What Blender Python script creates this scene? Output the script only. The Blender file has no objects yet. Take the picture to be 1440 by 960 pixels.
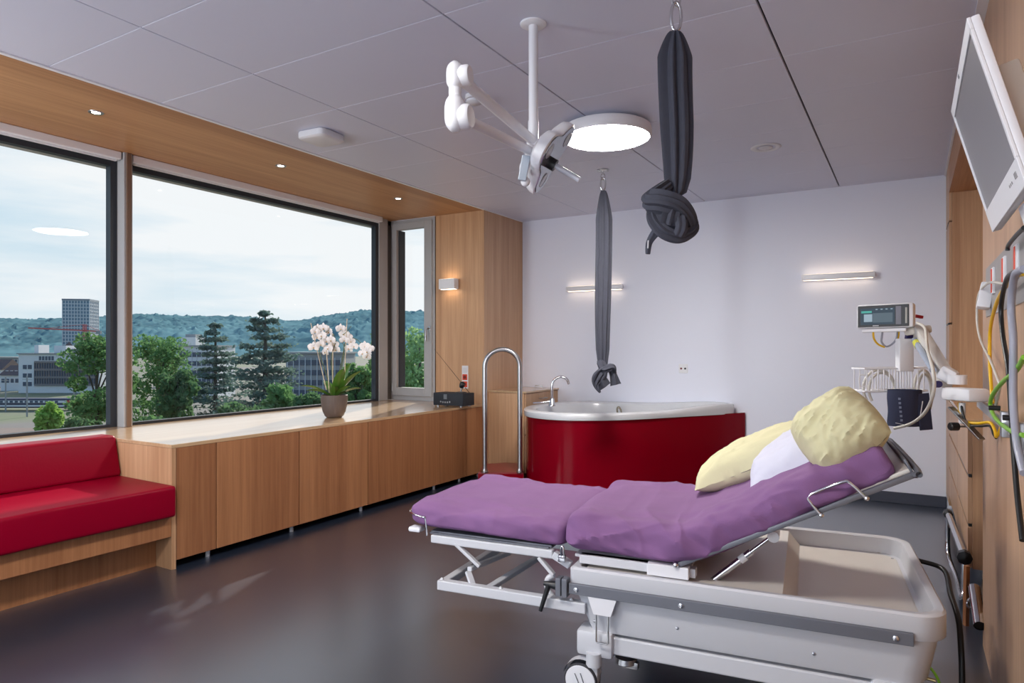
import bpy, bmesh, math, random
import numpy as np
from mathutils import Vector, Matrix, noise

# ------------------------------------------------------------------ camera, sky, sun, exposure
S = bpy.context.scene
COL = S.collection
F, CX, CY, H = 944.4, 720.0, 489.4, 1.32          # focal length, principal point (pixels of 1440x960), eye height
YAW = math.radians(30.71)
cd = bpy.data.cameras.new('camera'); cam = bpy.data.objects.new('camera', cd); COL.objects.link(cam)
cd.sensor_width = 36.0; cd.lens = F / 1440 * 36.0; cd.shift_y = (CY - 480) / 1440
cd.clip_start = 0.05; cd.clip_end = 9000
cam.location = (0, 0, H); cam.rotation_euler = (math.radians(90), 0, YAW)
S.camera = cam
S.view_settings.view_transform = 'Standard'; S.view_settings.look = 'None'
S.view_settings.exposure = 0.0; S.view_settings.gamma = 1.0; S.view_settings.use_curve_mapping = False
S.cycles.max_bounces = 10; S.cycles.diffuse_bounces = 5; S.cycles.transparent_max_bounces = 24
S.cycles.caustics_reflective = False; S.cycles.caustics_refractive = False
S.cycles.sample_clamp_indirect = 6.0

wd = bpy.data.worlds.new('sky'); S.world = wd; wd.use_nodes = True
nt = wd.node_tree; nt.nodes.clear()
def wn(t, **k):
    n = nt.nodes.new(t)
    for a, b in k.items(): setattr(n, a, b)
    return n
tc = wn('ShaderNodeTexCoord'); sep = wn('ShaderNodeSeparateXYZ'); nt.links.new(tc.outputs['Generated'], sep.inputs[0])
ramp = wn('ShaderNodeValToRGB'); nt.links.new(sep.outputs['Z'], ramp.inputs[0])
ramp.color_ramp.elements[0].position = 0.0; ramp.color_ramp.elements[0].color = (.58, .77, .88, 1)
ramp.color_ramp.elements[1].position = 0.62; ramp.color_ramp.elements[1].color = (.20, .40, .78, 1)
_e = ramp.color_ramp.elements.new(.24); _e.color = (.56, .75, .90, 1)
mp = wn('ShaderNodeMapping'); mp.inputs['Scale'].default_value = (1.6, 1.6, 11.0); nt.links.new(tc.outputs['Generated'], mp.inputs[0])
nz = wn('ShaderNodeTexNoise'); nz.inputs['Scale'].default_value = 1.7; nz.inputs['Detail'].default_value = 7; nz.inputs['Roughness'].default_value = .55
nt.links.new(mp.outputs[0], nz.inputs['Vector'])
cr = wn('ShaderNodeValToRGB'); cr.color_ramp.elements[0].position = .34; cr.color_ramp.elements[1].position = .74
# thin cloud, whiter towards the hazy sun
vd = wn('ShaderNodeVectorMath', operation='DOT_PRODUCT'); nt.links.new(tc.outputs['Generated'], vd.inputs[0]); vd.inputs[1].default_value = Vector((-.41, 1, .61)).normalized()
gl_ = wn('ShaderNodeMapRange'); gl_.inputs['From Min'].default_value = .25; gl_.inputs['From Max'].default_value = 1.0; gl_.inputs['To Min'].default_value = -.30; gl_.inputs['To Max'].default_value = .36; nt.links.new(vd.outputs['Value'], gl_.inputs['Value'])
ads = wn('ShaderNodeMath', operation='ADD'); nt.links.new(nz.outputs[0], ads.inputs[0]); nt.links.new(gl_.outputs[0], ads.inputs[1])
nt.links.new(ads.outputs[0], cr.inputs[0])
mx = wn('ShaderNodeMix', data_type='RGBA'); mx.inputs['B'].default_value = (.97, .98, 1.0, 1)
nt.links.new(cr.outputs[0], mx.inputs[0]); nt.links.new(ramp.outputs[0], mx.inputs['A'])
bg = wn('ShaderNodeBackground'); bg.inputs[1].default_value = 1.0; nt.links.new(mx.outputs['Result'], bg.inputs[0])
wo = wn('ShaderNodeOutputWorld'); nt.links.new(bg.outputs[0], wo.inputs[0])

sd = bpy.data.lights.new('sun', 'SUN'); sd.energy = 6.0; sd.color = (1, .93, .82); sd.angle = math.radians(.9)
sun = bpy.data.objects.new('sun', sd); COL.objects.link(sun)
sun.rotation_euler = Vector((.41, -1, -.61)).to_track_quat('-Z', 'Y').to_euler()

ad = bpy.data.lights.new('entrance_fill', 'AREA'); ad.shape = 'RECTANGLE'; ad.size = 2.8; ad.size_y = 1.7; ad.energy = 78; ad.color = (.88, .94, 1)  # added fill light behind the camera, no fixture stands here
al = bpy.data.objects.new('entrance_fill', ad); COL.objects.link(al); al.location = (-1.6, -1.70, 1.45)
al.rotation_euler = Vector((0, 1, .22)).to_track_quat('-Z', 'Y').to_euler()
ad2 = bpy.data.lights.new('bay_end_fill', 'AREA'); ad2.shape = 'RECTANGLE'; ad2.size = 1.0; ad2.size_y = 1.7; ad2.energy = 80; ad2.color = (.86, .94, 1)  # added fill standing in for daylight; the bay end is solid wall
al2 = bpy.data.objects.new('bay_end_fill', ad2); COL.objects.link(al2); al2.location = (-4.42, -.57, 1.72)
al2.rotation_euler = Vector((.12, 1, 0)).to_track_quat('-Z', 'Y').to_euler()

# ------------------------------------------------------------------ pixel -> place
FW = Vector((-math.sin(YAW), math.cos(YAW), 0)); RT = Vector((math.cos(YAW), math.sin(YAW), 0)); EYE = Vector((0, 0, H))
def ray(x, y): return FW + RT * ((x - CX) / F) + Vector((0, 0, (CY - y) / F))
def pX(x, y, v): d = ray(x, y); return EYE + d * (v / d.x)
def pY(x, y, v): d = ray(x, y); return EYE + d * (v / d.y)
def pZ(x, y, v): d = ray(x, y); return EYE + d * ((v - H) / d.z)
def pT(x, y, t): return EYE + ray(x, y) * t

# ------------------------------------------------------------------ materials
MATS = {}
def newmat(name):
    m = bpy.data.materials.new(name); m.use_nodes = True
    n = m.node_tree; b = n.nodes['Principled BSDF']
    MATS[name] = m
    return m, n, b
def rgb(r, g, b):
    f = lambda c: (c / 255 / 12.92) if c / 255 <= .04045 else ((c / 255 + .055) / 1.055) ** 2.4
    return (f(r), f(g), f(b), 1)
def simple(name, col, rough=.5, metal=0, spec=.5, coat=0, bump=None, vary=0, vscale=20):
    m, n, b = newmat(name)
    b.inputs['Base Color'].default_value = col; b.inputs['Roughness'].default_value = rough
    b.inputs['Metallic'].default_value = metal; b.inputs['Specular IOR Level'].default_value = spec
    b.inputs['Coat Weight'].default_value = coat
    g = n.nodes.new('ShaderNodeNewGeometry')
    if vary:
        z = n.nodes.new('ShaderNodeTexNoise'); z.inputs['Scale'].default_value = vscale; z.inputs['Detail'].default_value = 4
        n.links.new(g.outputs['Position'], z.inputs['Vector'])
        x = n.nodes.new('ShaderNodeMix'); x.data_type = 'RGBA'
        x.inputs['A'].default_value = tuple(c * (1 - vary) for c in col[:3]) + (1,); x.inputs['B'].default_value = tuple(min(1, c * (1 + vary)) for c in col[:3]) + (1,)
        n.links.new(z.outputs[0], x.inputs[0]); n.links.new(x.outputs['Result'], b.inputs['Base Color'])
    if bump:
        sc, st, det = bump
        z = n.nodes.new('ShaderNodeTexNoise'); z.inputs['Scale'].default_value = sc; z.inputs['Detail'].default_value = det
        n.links.new(g.outputs['Position'], z.inputs['Vector'])
        q = n.nodes.new('ShaderNodeBump'); q.inputs['Strength'].default_value = st; q.inputs['Distance'].default_value = .01
        n.links.new(z.outputs[0], q.inputs['Height']); n.links.new(q.outputs[0], b.inputs['Normal'])
    return m
def emit(name, col, st):
    m, n, b = newmat(name)
    b.inputs['Base Color'].default_value = (.02, .02, .02, 1) if st < 5 else (.8, .8, .8, 1)
    b.inputs['Roughness'].default_value = .5; b.inputs['Specular IOR Level'].default_value = .15
    b.inputs['Emission Color'].default_value = col; b.inputs['Emission Strength'].default_value = st
    return m
def wood(name, c1, c2, scale, band=None, rough=.42):
    """veneer: fine streaks (stretched along the grain), soft wide figure, optional leaf bands along an axis"""
    m, n, b = newmat(name); L = n.links
    g = n.nodes.new('ShaderNodeNewGeometry'); oi = n.nodes.new('ShaderNodeObjectInfo')
    off = n.nodes.new('ShaderNodeVectorMath'); off.operation = 'MULTIPLY_ADD'
    cmb = n.nodes.new('ShaderNodeCombineXYZ')
    for i in range(3): L.new(oi.outputs['Random'], cmb.inputs[i])
    L.new(cmb.outputs[0], off.inputs[0]); off.inputs[1].default_value = (7, 5, 3); L.new(g.outputs['Position'], off.inputs[2])
    def nz(s, det, ro=.6):
        mp = n.nodes.new('ShaderNodeMapping'); mp.inputs['Scale'].default_value = s; L.new(off.outputs[0], mp.inputs[0])
        z = n.nodes.new('ShaderNodeTexNoise'); z.inputs['Scale'].default_value = 1; z.inputs['Detail'].default_value = det; z.inputs['Roughness'].default_value = ro
        L.new(mp.outputs[0], z.inputs['Vector']); return z
    fine = nz(tuple(s * 1.0 for s in scale), 5, .65); wide = nz(tuple(s * .16 for s in scale), 2)
    a = n.nodes.new('ShaderNodeMath'); a.operation = 'MULTIPLY_ADD'; L.new(fine.outputs[0], a.inputs[0]); a.inputs[1].default_value = .75
    w = n.nodes.new('ShaderNodeMath'); w.operation = 'MULTIPLY'; L.new(wide.outputs[0], w.inputs[0]); w.inputs[1].default_value = .55
    L.new(w.outputs[0], a.inputs[2]); out = a.outputs[0]
    if band:
        ax, wdt = band
        sp = n.nodes.new('ShaderNodeSeparateXYZ'); L.new(off.outputs[0], sp.inputs[0])
        d = n.nodes.new('ShaderNodeMath'); d.operation = 'DIVIDE'; L.new(sp.outputs[ax], d.inputs[0]); d.inputs[1].default_value = wdt
        fl = n.nodes.new('ShaderNodeMath'); fl.operation = 'FLOOR'; L.new(d.outputs[0], fl.inputs[0])
        wn_ = n.nodes.new('ShaderNodeTexWhiteNoise'); wn_.noise_dimensions = '1D'; L.new(fl.outputs[0], wn_.inputs['W'])
        k = n.nodes.new('ShaderNodeMath'); k.operation = 'MULTIPLY_ADD'; L.new(wn_.outputs[0], k.inputs[0]); k.inputs[1].default_value = .2; L.new(out, k.inputs[2])
        s2 = n.nodes.new('ShaderNodeMath'); s2.operation = 'SUBTRACT'; L.new(k.outputs[0], s2.inputs[0]); s2.inputs[1].default_value = .10; out = s2.outputs[0]
    r = n.nodes.new('ShaderNodeValToRGB'); L.new(out, r.inputs[0])
    r.color_ramp.elements[0].position = .38; r.color_ramp.elements[0].color = c2
    r.color_ramp.elements[1].position = .88; r.color_ramp.elements[1].color = c1
    L.new(r.outputs[0], b.inputs['Base Color']); b.inputs['Roughness'].default_value = rough
    bp = n.nodes.new('ShaderNodeBump'); bp.inputs['Strength'].default_value = .06; bp.inputs['Distance'].default_value = .004
    L.new(fine.outputs[0], bp.inputs['Height']); L.new(bp.outputs[0], b.inputs['Normal'])
    return m

WZ = wood('oak veneer upright', rgb(176, 122, 82), rgb(136, 86, 54), (55, 55, 1.6), ('Y', .31))  # oak veneer darkened: shade on the cabinet fronts is in the colour
WZX_LIT = wood('oak veneer upright cross lit', rgb(208, 166, 128), rgb(172, 128, 92), (55, 55, 1.6), ('X', .29))  # same veneer lightened: light on the camera-side faces is in the colour
WY = wood('oak veneer lengthwise', rgb(198, 150, 106), rgb(158, 110, 72), (55, 1.4, 55), ('X', .34))
WR_LIT = wood('oak wall veneer lit', rgb(204, 166, 132), rgb(170, 130, 98), (55, 55, 1.6), ('Y', .33))  # same veneer again, its lighter tone carries the light on the walls
WTOP = wood('oak worktop', rgb(212, 180, 142), rgb(182, 144, 104), (55, 1.4, 55), None, .30)
for _n in WTOP.node_tree.nodes:
    if _n.type == 'BSDF_PRINCIPLED': _n.inputs['Coat Weight'].default_value = 1.0; _n.inputs['Coat Roughness'].default_value = .16; _n.inputs['Coat IOR'].default_value = 1.6
PLASTER = simple('white plaster', rgb(233, 236, 249), .85, bump=(180, .05, 3))
CEILM = simple('painted metal ceiling', rgb(212, 214, 230), .42, bump=(600, .04, 1))
CEILG = simple('ceiling void', rgb(60, 58, 60), .9)
FLOORM = simple('charcoal linoleum', rgb(34, 44, 61), .34, spec=.5, coat=1.0, bump=(260, .04, 3), vary=.10, vscale=60)
BASEM = simple('navy grey skirting', rgb(66, 70, 84), .5, vary=.05)
ALU = simple('grey powder coated frame', rgb(168, 168, 170), .5, vary=.03)
DARKF = simple('anthracite gasket', rgb(36, 40, 48), .45)
WHITE = simple('white enamel', rgb(232, 232, 236), .35)
WHITEM = simple('white plastic', rgb(222, 222, 226), .4)
for _n in FLOORM.node_tree.nodes:
    if _n.type == 'BSDF_PRINCIPLED': _n.inputs['Coat Roughness'].default_value = .28; _n.inputs['Coat IOR'].default_value = 2.1
BEDW = simple('light grey bed enamel', rgb(206, 207, 212), .35)
BEDT = simple('warm grey bed tray', rgb(222, 216, 208), .32)
RAILG = simple('mid grey rail', rgb(112, 114, 122), .42, metal=.35)
CHROME = simple('chrome', rgb(215, 215, 218), .12, metal=1)
STEEL = simple('brushed steel', rgb(180, 180, 182), .3, metal=1)
BLACK = simple('black plastic', rgb(22, 23, 26), .4)
RUBBER = simple('dark rubber', rgb(50, 50, 56), .7)
REDL = simple('red leatherette', rgb(136, 1, 34), .40, spec=.10, bump=(90, .06, 4), vary=.06, vscale=4)
REDG = simple('red gloss laminate', rgb(126, 1, 22), .16, spec=.14)
PURPLE = simple('purple jersey sheet', rgb(128, 89, 135), .85, bump=(420, .25, 3), vary=.09, vscale=9)
YEL = simple('pale yellow cotton', rgb(214, 208, 168), .85, bump=(14, .4, 3))
PWHITE = simple('white cotton', rgb(206, 206, 222), .85, bump=(16, .35, 3))
CLOTH = simple('slate knit cloth', rgb(68, 70, 82), .9, bump=(500, .35, 2), vary=.12, vscale=30)
TUBW = simple('white acrylic', rgb(214, 216, 220), .16)
POTM = simple('taupe stoneware', rgb(96, 84, 79), .55, vary=.06)
SOIL = simple('bark chips', rgb(70, 50, 36), .9, bump=(120, .8, 4))
LEAF = simple('orchid leaf', rgb(84, 126, 48), .35, vary=.25, vscale=14)
STEMM = simple('orchid stem', rgb(84, 96, 60), .5)
STICK = simple('bamboo stick', rgb(206, 188, 164), .6)
PETAL = simple('white petal', rgb(244, 240, 240), .6, vary=.03)
LIP = simple('yellow lip', rgb(196, 160, 90), .6)
RADIO = simple('black radio grille', rgb(38, 42, 50), .6, bump=(700, .4, 1))
SOCKR = simple('orange socket', rgb(222, 70, 36), .35)
NAVY = simple('navy cuff fabric', rgb(44, 50, 76), .75, bump=(300, .2, 2))
YELC = simple('yellow cable', rgb(226, 178, 20), .45)
GREENC = simple('green yellow cable', rgb(120, 176, 46), .45)
GREYC = simple('grey cable', rgb(150, 152, 166), .45)
WHC = simple('pale cable', rgb(204, 200, 192), .45)
REDC = simple('red connector', rgb(170, 16, 36), .4)
BEIGE = simple('beige equipment', rgb(206, 200, 190), .5)
SCR = simple('matt screen', rgb(122, 120, 124), .3, spec=.5)
PANELG = simple('grey service panel', rgb(150, 146, 146), .45)
LAMPW = emit('warm diffuser', (1, .955, .90, 1), 92)
LEDW = emit('warm led strip', (1, .76, .50, 1), 8)
SPOTW = emit('downlight lens', (1, .84, .64, 1), 30)
MIRROR = simple('lamp reflector glass', rgb(170, 175, 180), .12, metal=.7)
SCREENB = emit('monitor screen glass', (.035, .06, .085, 1), 1.0)
SCREENT = emit('screen teal', (.10, .48, .42, 1), .8)
SCREENL = emit('screen light panel', (.40, .52, .62, 1), .8)
SCREENG = emit('screen grey panel', (.12, .17, .21, 1), .8)
def glassmat():
    m, n, b = newmat('window glass'); n.nodes.remove(b); L = n.links
    tr = n.nodes.new('ShaderNodeBsdfTransparent'); tr.inputs[0].default_value = (.97, .985, .985, 1)
    gl = n.nodes.new('ShaderNodeBsdfGlossy'); gl.inputs['Roughness'].default_value = .0; gl.inputs[0].default_value = (.9, .95, 1, 1)
    mxs = n.nodes.new('ShaderNodeMixShader'); mxs.inputs[0].default_value = .012; L.new(tr.outputs[0], mxs.inputs[1]); L.new(gl.outputs[0], mxs.inputs[2])
    L.new(mxs.outputs[0], n.nodes['Material Output'].inputs[0])
    return m
GLASS = glassmat()

# ------------------------------------------------------------------ mesh helpers
def catmull(pts, n=8, closed=False):
    P = [Vector(p) for p in pts]; out = []
    N = len(P); rng = N if closed else N - 1
    for i in range(rng):
        g = lambda k: P[k % N] if closed else P[max(0, min(N - 1, k))]
        a, b, c, d = g(i - 1), g(i), g(i + 1), g(i + 2)
        for j in range(n):
            t = j / n
            out.append(.5 * ((2 * b) + (c - a) * t + (2 * a - 5 * b + 4 * c - d) * t * t + (3 * b - a - 3 * c + d) * t ** 3))
    if not closed: out.append(P[-1].copy())
    return out
ORIGIN = {}
class MB:
    def __init__(s): s.v = []; s.f = []
    def add(s, vs, fs):
        o = len(s.v); s.v += [tuple(v) for v in vs]; s.f += [tuple(i + o for i in f) for f in fs]; return s
    def box(s, x0, x1, y0, y1, z0, z1, bev=0, seg=2, M=None):
        bm = bmesh.new(); bmesh.ops.create_cube(bm, size=1)
        for v in bm.verts: v.co = Vector(((x0 + x1) / 2 + v.co.x * (x1 - x0), (y0 + y1) / 2 + v.co.y * (y1 - y0), (z0 + z1) / 2 + v.co.z * (z1 - z0)))
        if bev: bmesh.ops.bevel(bm, geom=list(bm.edges), offset=bev, segments=seg, profile=.5, affect='EDGES')
        if M is not None: bm.transform(M)
        return s.bm(bm)
    def bm(s, bm):
        bm.verts.index_update()
        s.add([v.co.copy() for v in bm.verts], [[v.index for v in f.verts] for f in bm.faces]); bm.free(); return s
    def bar(s, a, b, w, h, bev=0, up=(0, 0, 1)):
        a, b = Vector(a), Vector(b); d = b - a; L = d.length; z = d.normalized(); x = Vector(up).cross(z)
        if x.length < 1e-4: x = Vector((1, 0, 0))
        x.normalize(); y = z.cross(x)
        M = Matrix(((x.x, y.x, z.x, (a.x + b.x) / 2), (x.y, y.y, z.y, (a.y + b.y) / 2), (x.z, y.z, z.z, (a.z + b.z) / 2), (0, 0, 0, 1)))
        return s.box(-w / 2, w / 2, -h / 2, h / 2, -L / 2, L / 2, bev, 2, M)
    def tube(s, pts, r, n=10, smooth=0, closed=False, caps=True):
        P = catmull(pts, smooth, closed) if smooth else [Vector(p) for p in pts]
        m = len(P); R = r if callable(r) else (lambda t: r)
        T = [(P[(i + 1) % m] - P[i - 1]) if closed else (P[min(i + 1, m - 1)] - P[max(i - 1, 0)]) for i in range(m)]
        T = [t.normalized() if t.length > 1e-9 else Vector((0, 0, 1)) for t in T]
        a = T[0].orthogonal().normalized(); vs = []; fs = []
        for i in range(m):
            a = (a - T[i] * a.dot(T[i])).normalized(); b = T[i].cross(a); q = R(i / max(1, m - 1))
            for k in range(n):
                an = 2 * math.pi * k / n; vs.append(P[i] + a * (q * math.cos(an)) + b * (q * math.sin(an)))
        for i in range(m if closed else m - 1):
            j = (i + 1) % m
            for k in range(n): fs.append((i * n + k, i * n + (k + 1) % n, j * n + (k + 1) % n, j * n + k))
        if caps and not closed: fs.append(tuple(range(n - 1, -1, -1))); fs.append(tuple((m - 1) * n + k for k in range(n)))
        return s.add(vs, fs)
    def cyl(s, a, b, r, n=20, r2=None):
        a, b = Vector(a), Vector(b); r2 = r if r2 is None else r2
        return s.tube([a, b], lambda t: r + (r2 - r) * t, n)
    def lathe(s, prof, c=(0, 0, 0), n=32, axis=None, close=False):
        """prof: (radius, height) pairs; axis: direction of the height"""
        Z = Vector(axis or (0, 0, 1)).normalized(); X = Z.orthogonal().normalized(); Y = Z.cross(X); c = Vector(c); vs = []; fs = []
        for r, h in prof:
            for k in range(n):
                an = 2 * math.pi * k / n; vs.append(c + Z * h + X * (r * math.cos(an)) + Y * (r * math.sin(an)))
        for i in range(len(prof) - 1):
            for k in range(n): fs.append((i * n + k, i * n + (k + 1) % n, (i + 1) * n + (k + 1) % n, (i + 1) * n + k))
        if prof[0][0] > 1e-5: fs.append(tuple(range(n - 1, -1, -1)))
        if prof[-1][0] > 1e-5: fs.append(tuple((len(prof) - 1) * n + k for k in range(n)))
        return s.add(vs, fs)
    def prism(s, poly, axis, a, b):
        """poly of 2D points extruded along axis from a to b; 2D points fill the two other axes in x,y,z order"""
        def mk(p, t):
            q = list(p); q.insert('xyz'.index(axis), t); return Vector(q)
        n = len(poly); vs = [mk(p, a) for p in poly] + [mk(p, b) for p in poly]
        fs = [tuple(range(n - 1, -1, -1)), tuple(range(n, 2 * n))] + [(i, (i + 1) % n, n + (i + 1) % n, n + i) for i in range(n)]
        return s.add(vs, fs)
    def ball(s, c, r, n=12, sc=(1, 1, 1)):
        bm = bmesh.new(); bmesh.ops.create_uvsphere(bm, u_segments=n, v_segments=max(6, n * 2 // 3), radius=r)
        for v in bm.verts: v.co = Vector((v.co.x * sc[0] + c[0], v.co.y * sc[1] + c[1], v.co.z * sc[2] + c[2]))
        return s.bm(bm)
    def rings(s, R, caps=(True, True)):
        n = len(R[0]); vs = [v for r in R for v in r]; fs = []
        for i in range(len(R) - 1):
            for k in range(n): fs.append((i * n + k, i * n + (k + 1) % n, (i + 1) * n + (k + 1) % n, (i + 1) * n + k))
        if caps[0]: fs.append(tuple(range(n - 1, -1, -1)))
        if caps[1]: fs.append(tuple((len(R) - 1) * n + k for k in range(n)))
        return s.add(vs, fs)
    def grid(s, fn, nu, nv):
        vs = [fn(i / nu, j / nv) for j in range(nv + 1) for i in range(nu + 1)]
        fs = [(j * (nu + 1) + i, j * (nu + 1) + i + 1, (j + 1) * (nu + 1) + i + 1, (j + 1) * (nu + 1) + i) for j in range(nv) for i in range(nu)]
        return s.add(vs, fs)
    def build(s, name, mat, parent=None, smooth=False, local=False, **tags):
        root = parent
        while root is not None and root.parent is not None: root = root.parent
        off = ORIGIN.get(root.name, Vector((0, 0, 0))) if (root is not None and not local) else Vector((0, 0, 0))
        me = bpy.data.meshes.new(name)
        me.from_pydata([(v[0] - off.x, v[1] - off.y, v[2] - off.z) for v in s.v], [], s.f)
        bm = bmesh.new(); bm.from_mesh(me)
        bmesh.ops.recalc_face_normals(bm, faces=bm.faces); bm.to_mesh(me); bm.free()
        me.materials.append(mat)
        if smooth:
            me.polygons.foreach_set('use_smooth', [True] * len(me.polygons)); me.set_sharp_from_angle(angle=math.radians(42))
        o = bpy.data.objects.new(name, me); COL.objects.link(o); o.parent = parent
        return tag(o, **tags)
def tag(o, label=None, cat=None, group=None, kind=None):
    if label: o['label'] = label
    if cat: o['category'] = cat
    if group: o['group'] = group
    if kind: o['kind'] = kind
    return o
def thing(name, label, cat, loc=(0, 0, 0), group=None, kind=None, rz=0):
    o = bpy.data.objects.new(name, None); COL.objects.link(o); o.location = loc; o.rotation_euler[2] = rz; o.empty_display_size = .1
    ORIGIN[o.name] = Vector(loc)
    return tag(o, label, cat, group, kind)
def copy_thing(src, loc, label=None):
    def rec(o, par):
        c = o.copy(); COL.objects.link(c); c.parent = par
        for ch in list(o.children): rec(ch, c)
        return c
    kids = list(src.children); c = src.copy(); COL.objects.link(c); c.location = loc
    for ch in kids: rec(ch, c)
    if label: c['label'] = label
    return c
def rrect(x0, x1, y0, y1, r, z, n=6):
    out = []
    rs = r if isinstance(r, (tuple, list)) else (r, r, r, r)          # corners: x0y0, x1y0, x1y1, x0y1
    for (cx, cy, q, a0) in ((x0 + rs[0], y0 + rs[0], rs[0], 180), (x1 - rs[1], y0 + rs[1], rs[1], 270), (x1 - rs[2], y1 - rs[2], rs[2], 0), (x0 + rs[3], y1 - rs[3], rs[3], 90)):
        for k in range(n + 1):
            a = math.radians(a0 + 90 * k / n); out.append(Vector((cx + q * math.cos(a), cy + q * math.sin(a), z)))
    return out
def fbm(p, sc, oct=3):
    return noise.fractal(Vector(p) * sc, .6, 2.1, oct)

XL, XW, XR, XN, YB, YF, ZC, ZS, YC, YS = -3.78, -5.0, .25, .275, 6.6, -1.8, 2.75, .745, 5.8, 2.4

# ================================================================== the room
MB().box(-5.25, 1.75, YF - .15, 6.75, -.12, 0).build('floor', FLOORM, kind='structure')
ceil = MB().box(-3.77, 1.75, YF - .15, 6.75, 2.768, 2.95).build('ceiling', CEILG, kind='structure')
xs = [(-3.768, -2.958), (-2.952, -1.729), (-1.721, -.550), (-.540, .246)]
ys = [1.73 + .594 * k for k in range(-6, 9)] + [6.6]
mesh_cache = {}
for (x0, x1) in xs + [(.290, 1.70)]:
    for y0, y1 in zip(ys[:-1], ys[1:]):
        if x0 > .28 and y1 > 1.3: continue
        key = (x0, round(y1 - y0, 3))
        if key not in mesh_cache:
            o = MB().box(0, x1 - x0, .0015, y1 - y0 - .0015, 0, .016, .0018, 1).build('ceiling_panel', CEILM, ceil); mesh_cache[key] = o.data
        else:
            o = bpy.data.objects.new('ceiling_panel', mesh_cache[key]); COL.objects.link(o); o.parent = ceil
        o.location = (x0, y0, ZC)
MB().box(-3.79, -3.765, YF, YB, 2.742, 2.752).build('trim_1', WHITE, kind='structure')
MB().box(.236, .29, 1.2, YB, 2.742, 2.752).build('trim_2', WHITE, kind='structure')
MB().box(-5.1, -3.786, -.6, YC + .02, 2.745, 2.84).build('ceiling_bay', WY, kind='structure')
MB().box(-3.78, .95, YB, YB + .15, 0, 2.95).build('wall_back', PLASTER, kind='structure')
MB().box(-1.36, .25, YB - .014, YB, 0, .095, .004).build('baseboard_back', BASEM, kind='structure')
wl = MB().box(-5.3, -5.03, -.75, 5.95, -.3, ZS - .025).build('wall_left', PLASTER, kind='structure')
MB().box(-5.3, -5.03, -.75, 5.95, 2.69, 3.2).build('wall_left_head', simple('facade panel', rgb(150, 146, 140), .6), kind='structure')
MB().box(-5.3, XL, -.75, -.6, 0, 2.95).box(XL - .15, XL, YF, -.6, 0, 2.95).build('wall_left_return', PLASTER, kind='structure')
MB().box(XL - .15, 1.75, YF - .15, YF, 0, 2.95).build('wall_front', PLASTER, kind='structure')
MB().box(1.7, 1.85, YF, 1.2, 0, 2.95).build('wall_entry', PLASTER, kind='structure')
# column between the bay and the back wall
col = MB().box(-4.40, XL - .015, YC + .015, YB, 0, 2.75).build('wall_column', WZ, kind='structure')
MB().box(-4.408, XL - .003, YC, YC + .018, ZS, 2.744, .001).build('panel', WZX_LIT, col)
MB().box(XL - .018, XL, YC + .003, YB - .003, 0, 2.744, .001).build('panel', WR_LIT, col)
MB().box(-4.41, XL, YB, YB + .15, -.3, 2.95).build('wall_column_back', PLASTER, kind='structure')
MB().box(-4.41, -3.77, YC + .02, YB + .15, 2.752, 2.95).build('ceiling_column', CEILG, kind='structure')
MB().box(-5.28, 1.85, YF - .15, YB + .15, 2.955, 3.15).build('ceiling_slab', CEILG, kind='structure')
# right hand wall: panelled block near the camera, niche with header, back panel
wr = MB().box(XN, .95, 1.0, 3.64, 0, 2.75).build('wall_right', WR_LIT, kind='structure')
MB().box(XR, .95, 3.64, 6.1, 2.504, 2.75).build('wall_right_header', WY, kind='structure')
MB().box(.85, .95, 3.64, 6.1, 0, 2.504).build('wall_right_niche', WR_LIT, kind='structure')
MB().box(.95, 1.75, 1.0, 1.2, 0, 2.95).build('wall_right_return', PLASTER, kind='structure')

# ---- windows
def window(name, y0, y1, fy0, fy1):
    w = thing(name, None, None, (XW, (y0 + y1) / 2, ZS), kind='structure')
    b = .045
    MB().box(XW - .06, XW, y0, y1, 2.645, 2.69).build('head_rail', DARKF, w)
    MB().box(XW - .06, XW, y0, y1, ZS, ZS + .02).build('sill_rail', DARKF, w)
    MB().box(XW - .06, XW, fy0, y0 + b if fy0 < y0 else y0 + b, ZS + .02, 2.645).build('jamb', DARKF, w)
    MB().box(XW - .06, XW, y1 - b, y1, ZS + .02, 2.645).build('jamb', DARKF, w)
    MB().box(XW - .036, XW - .03, y0 + b, y1 - b, ZS + .02, 2.645).build('pane', GLASS, w)
    return w
window('window_1', -.55, 2.75, -.55, 2.75)
window('window_2', 2.82, 5.56, 2.82, 5.56)
m1 = thing('trim_3', None, None, (XW, 2.79, ZS), kind='structure')
MB().box(XW - .06, XW + .085, 2.755, 2.818, ZS, 2.745, .003).build('mullion', ALU, m1)
MB().box(XW + .085, XW + .097, 2.77, 2.803, ZS, 2.745, .002).build('face_strip', simple('brown mullion strip', rgb(116, 92, 76), .5), m1)  # narrow brown strip on the room-side face of the mullion
m2 = thing('trim_4', None, None, (XW, 5.66, ZS), kind='structure')
MB().box(XW - .08, XW + .012, 5.562, 5.70, ZS, 2.745, .003).build('post', ALU, m2)
MB().box(XW - .08, XW - .03, 5.70, 5.86, ZS, 2.745, .002).build('corner_piece', simple('brown grey corner', rgb(92, 86, 82), .5), m2)
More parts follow.
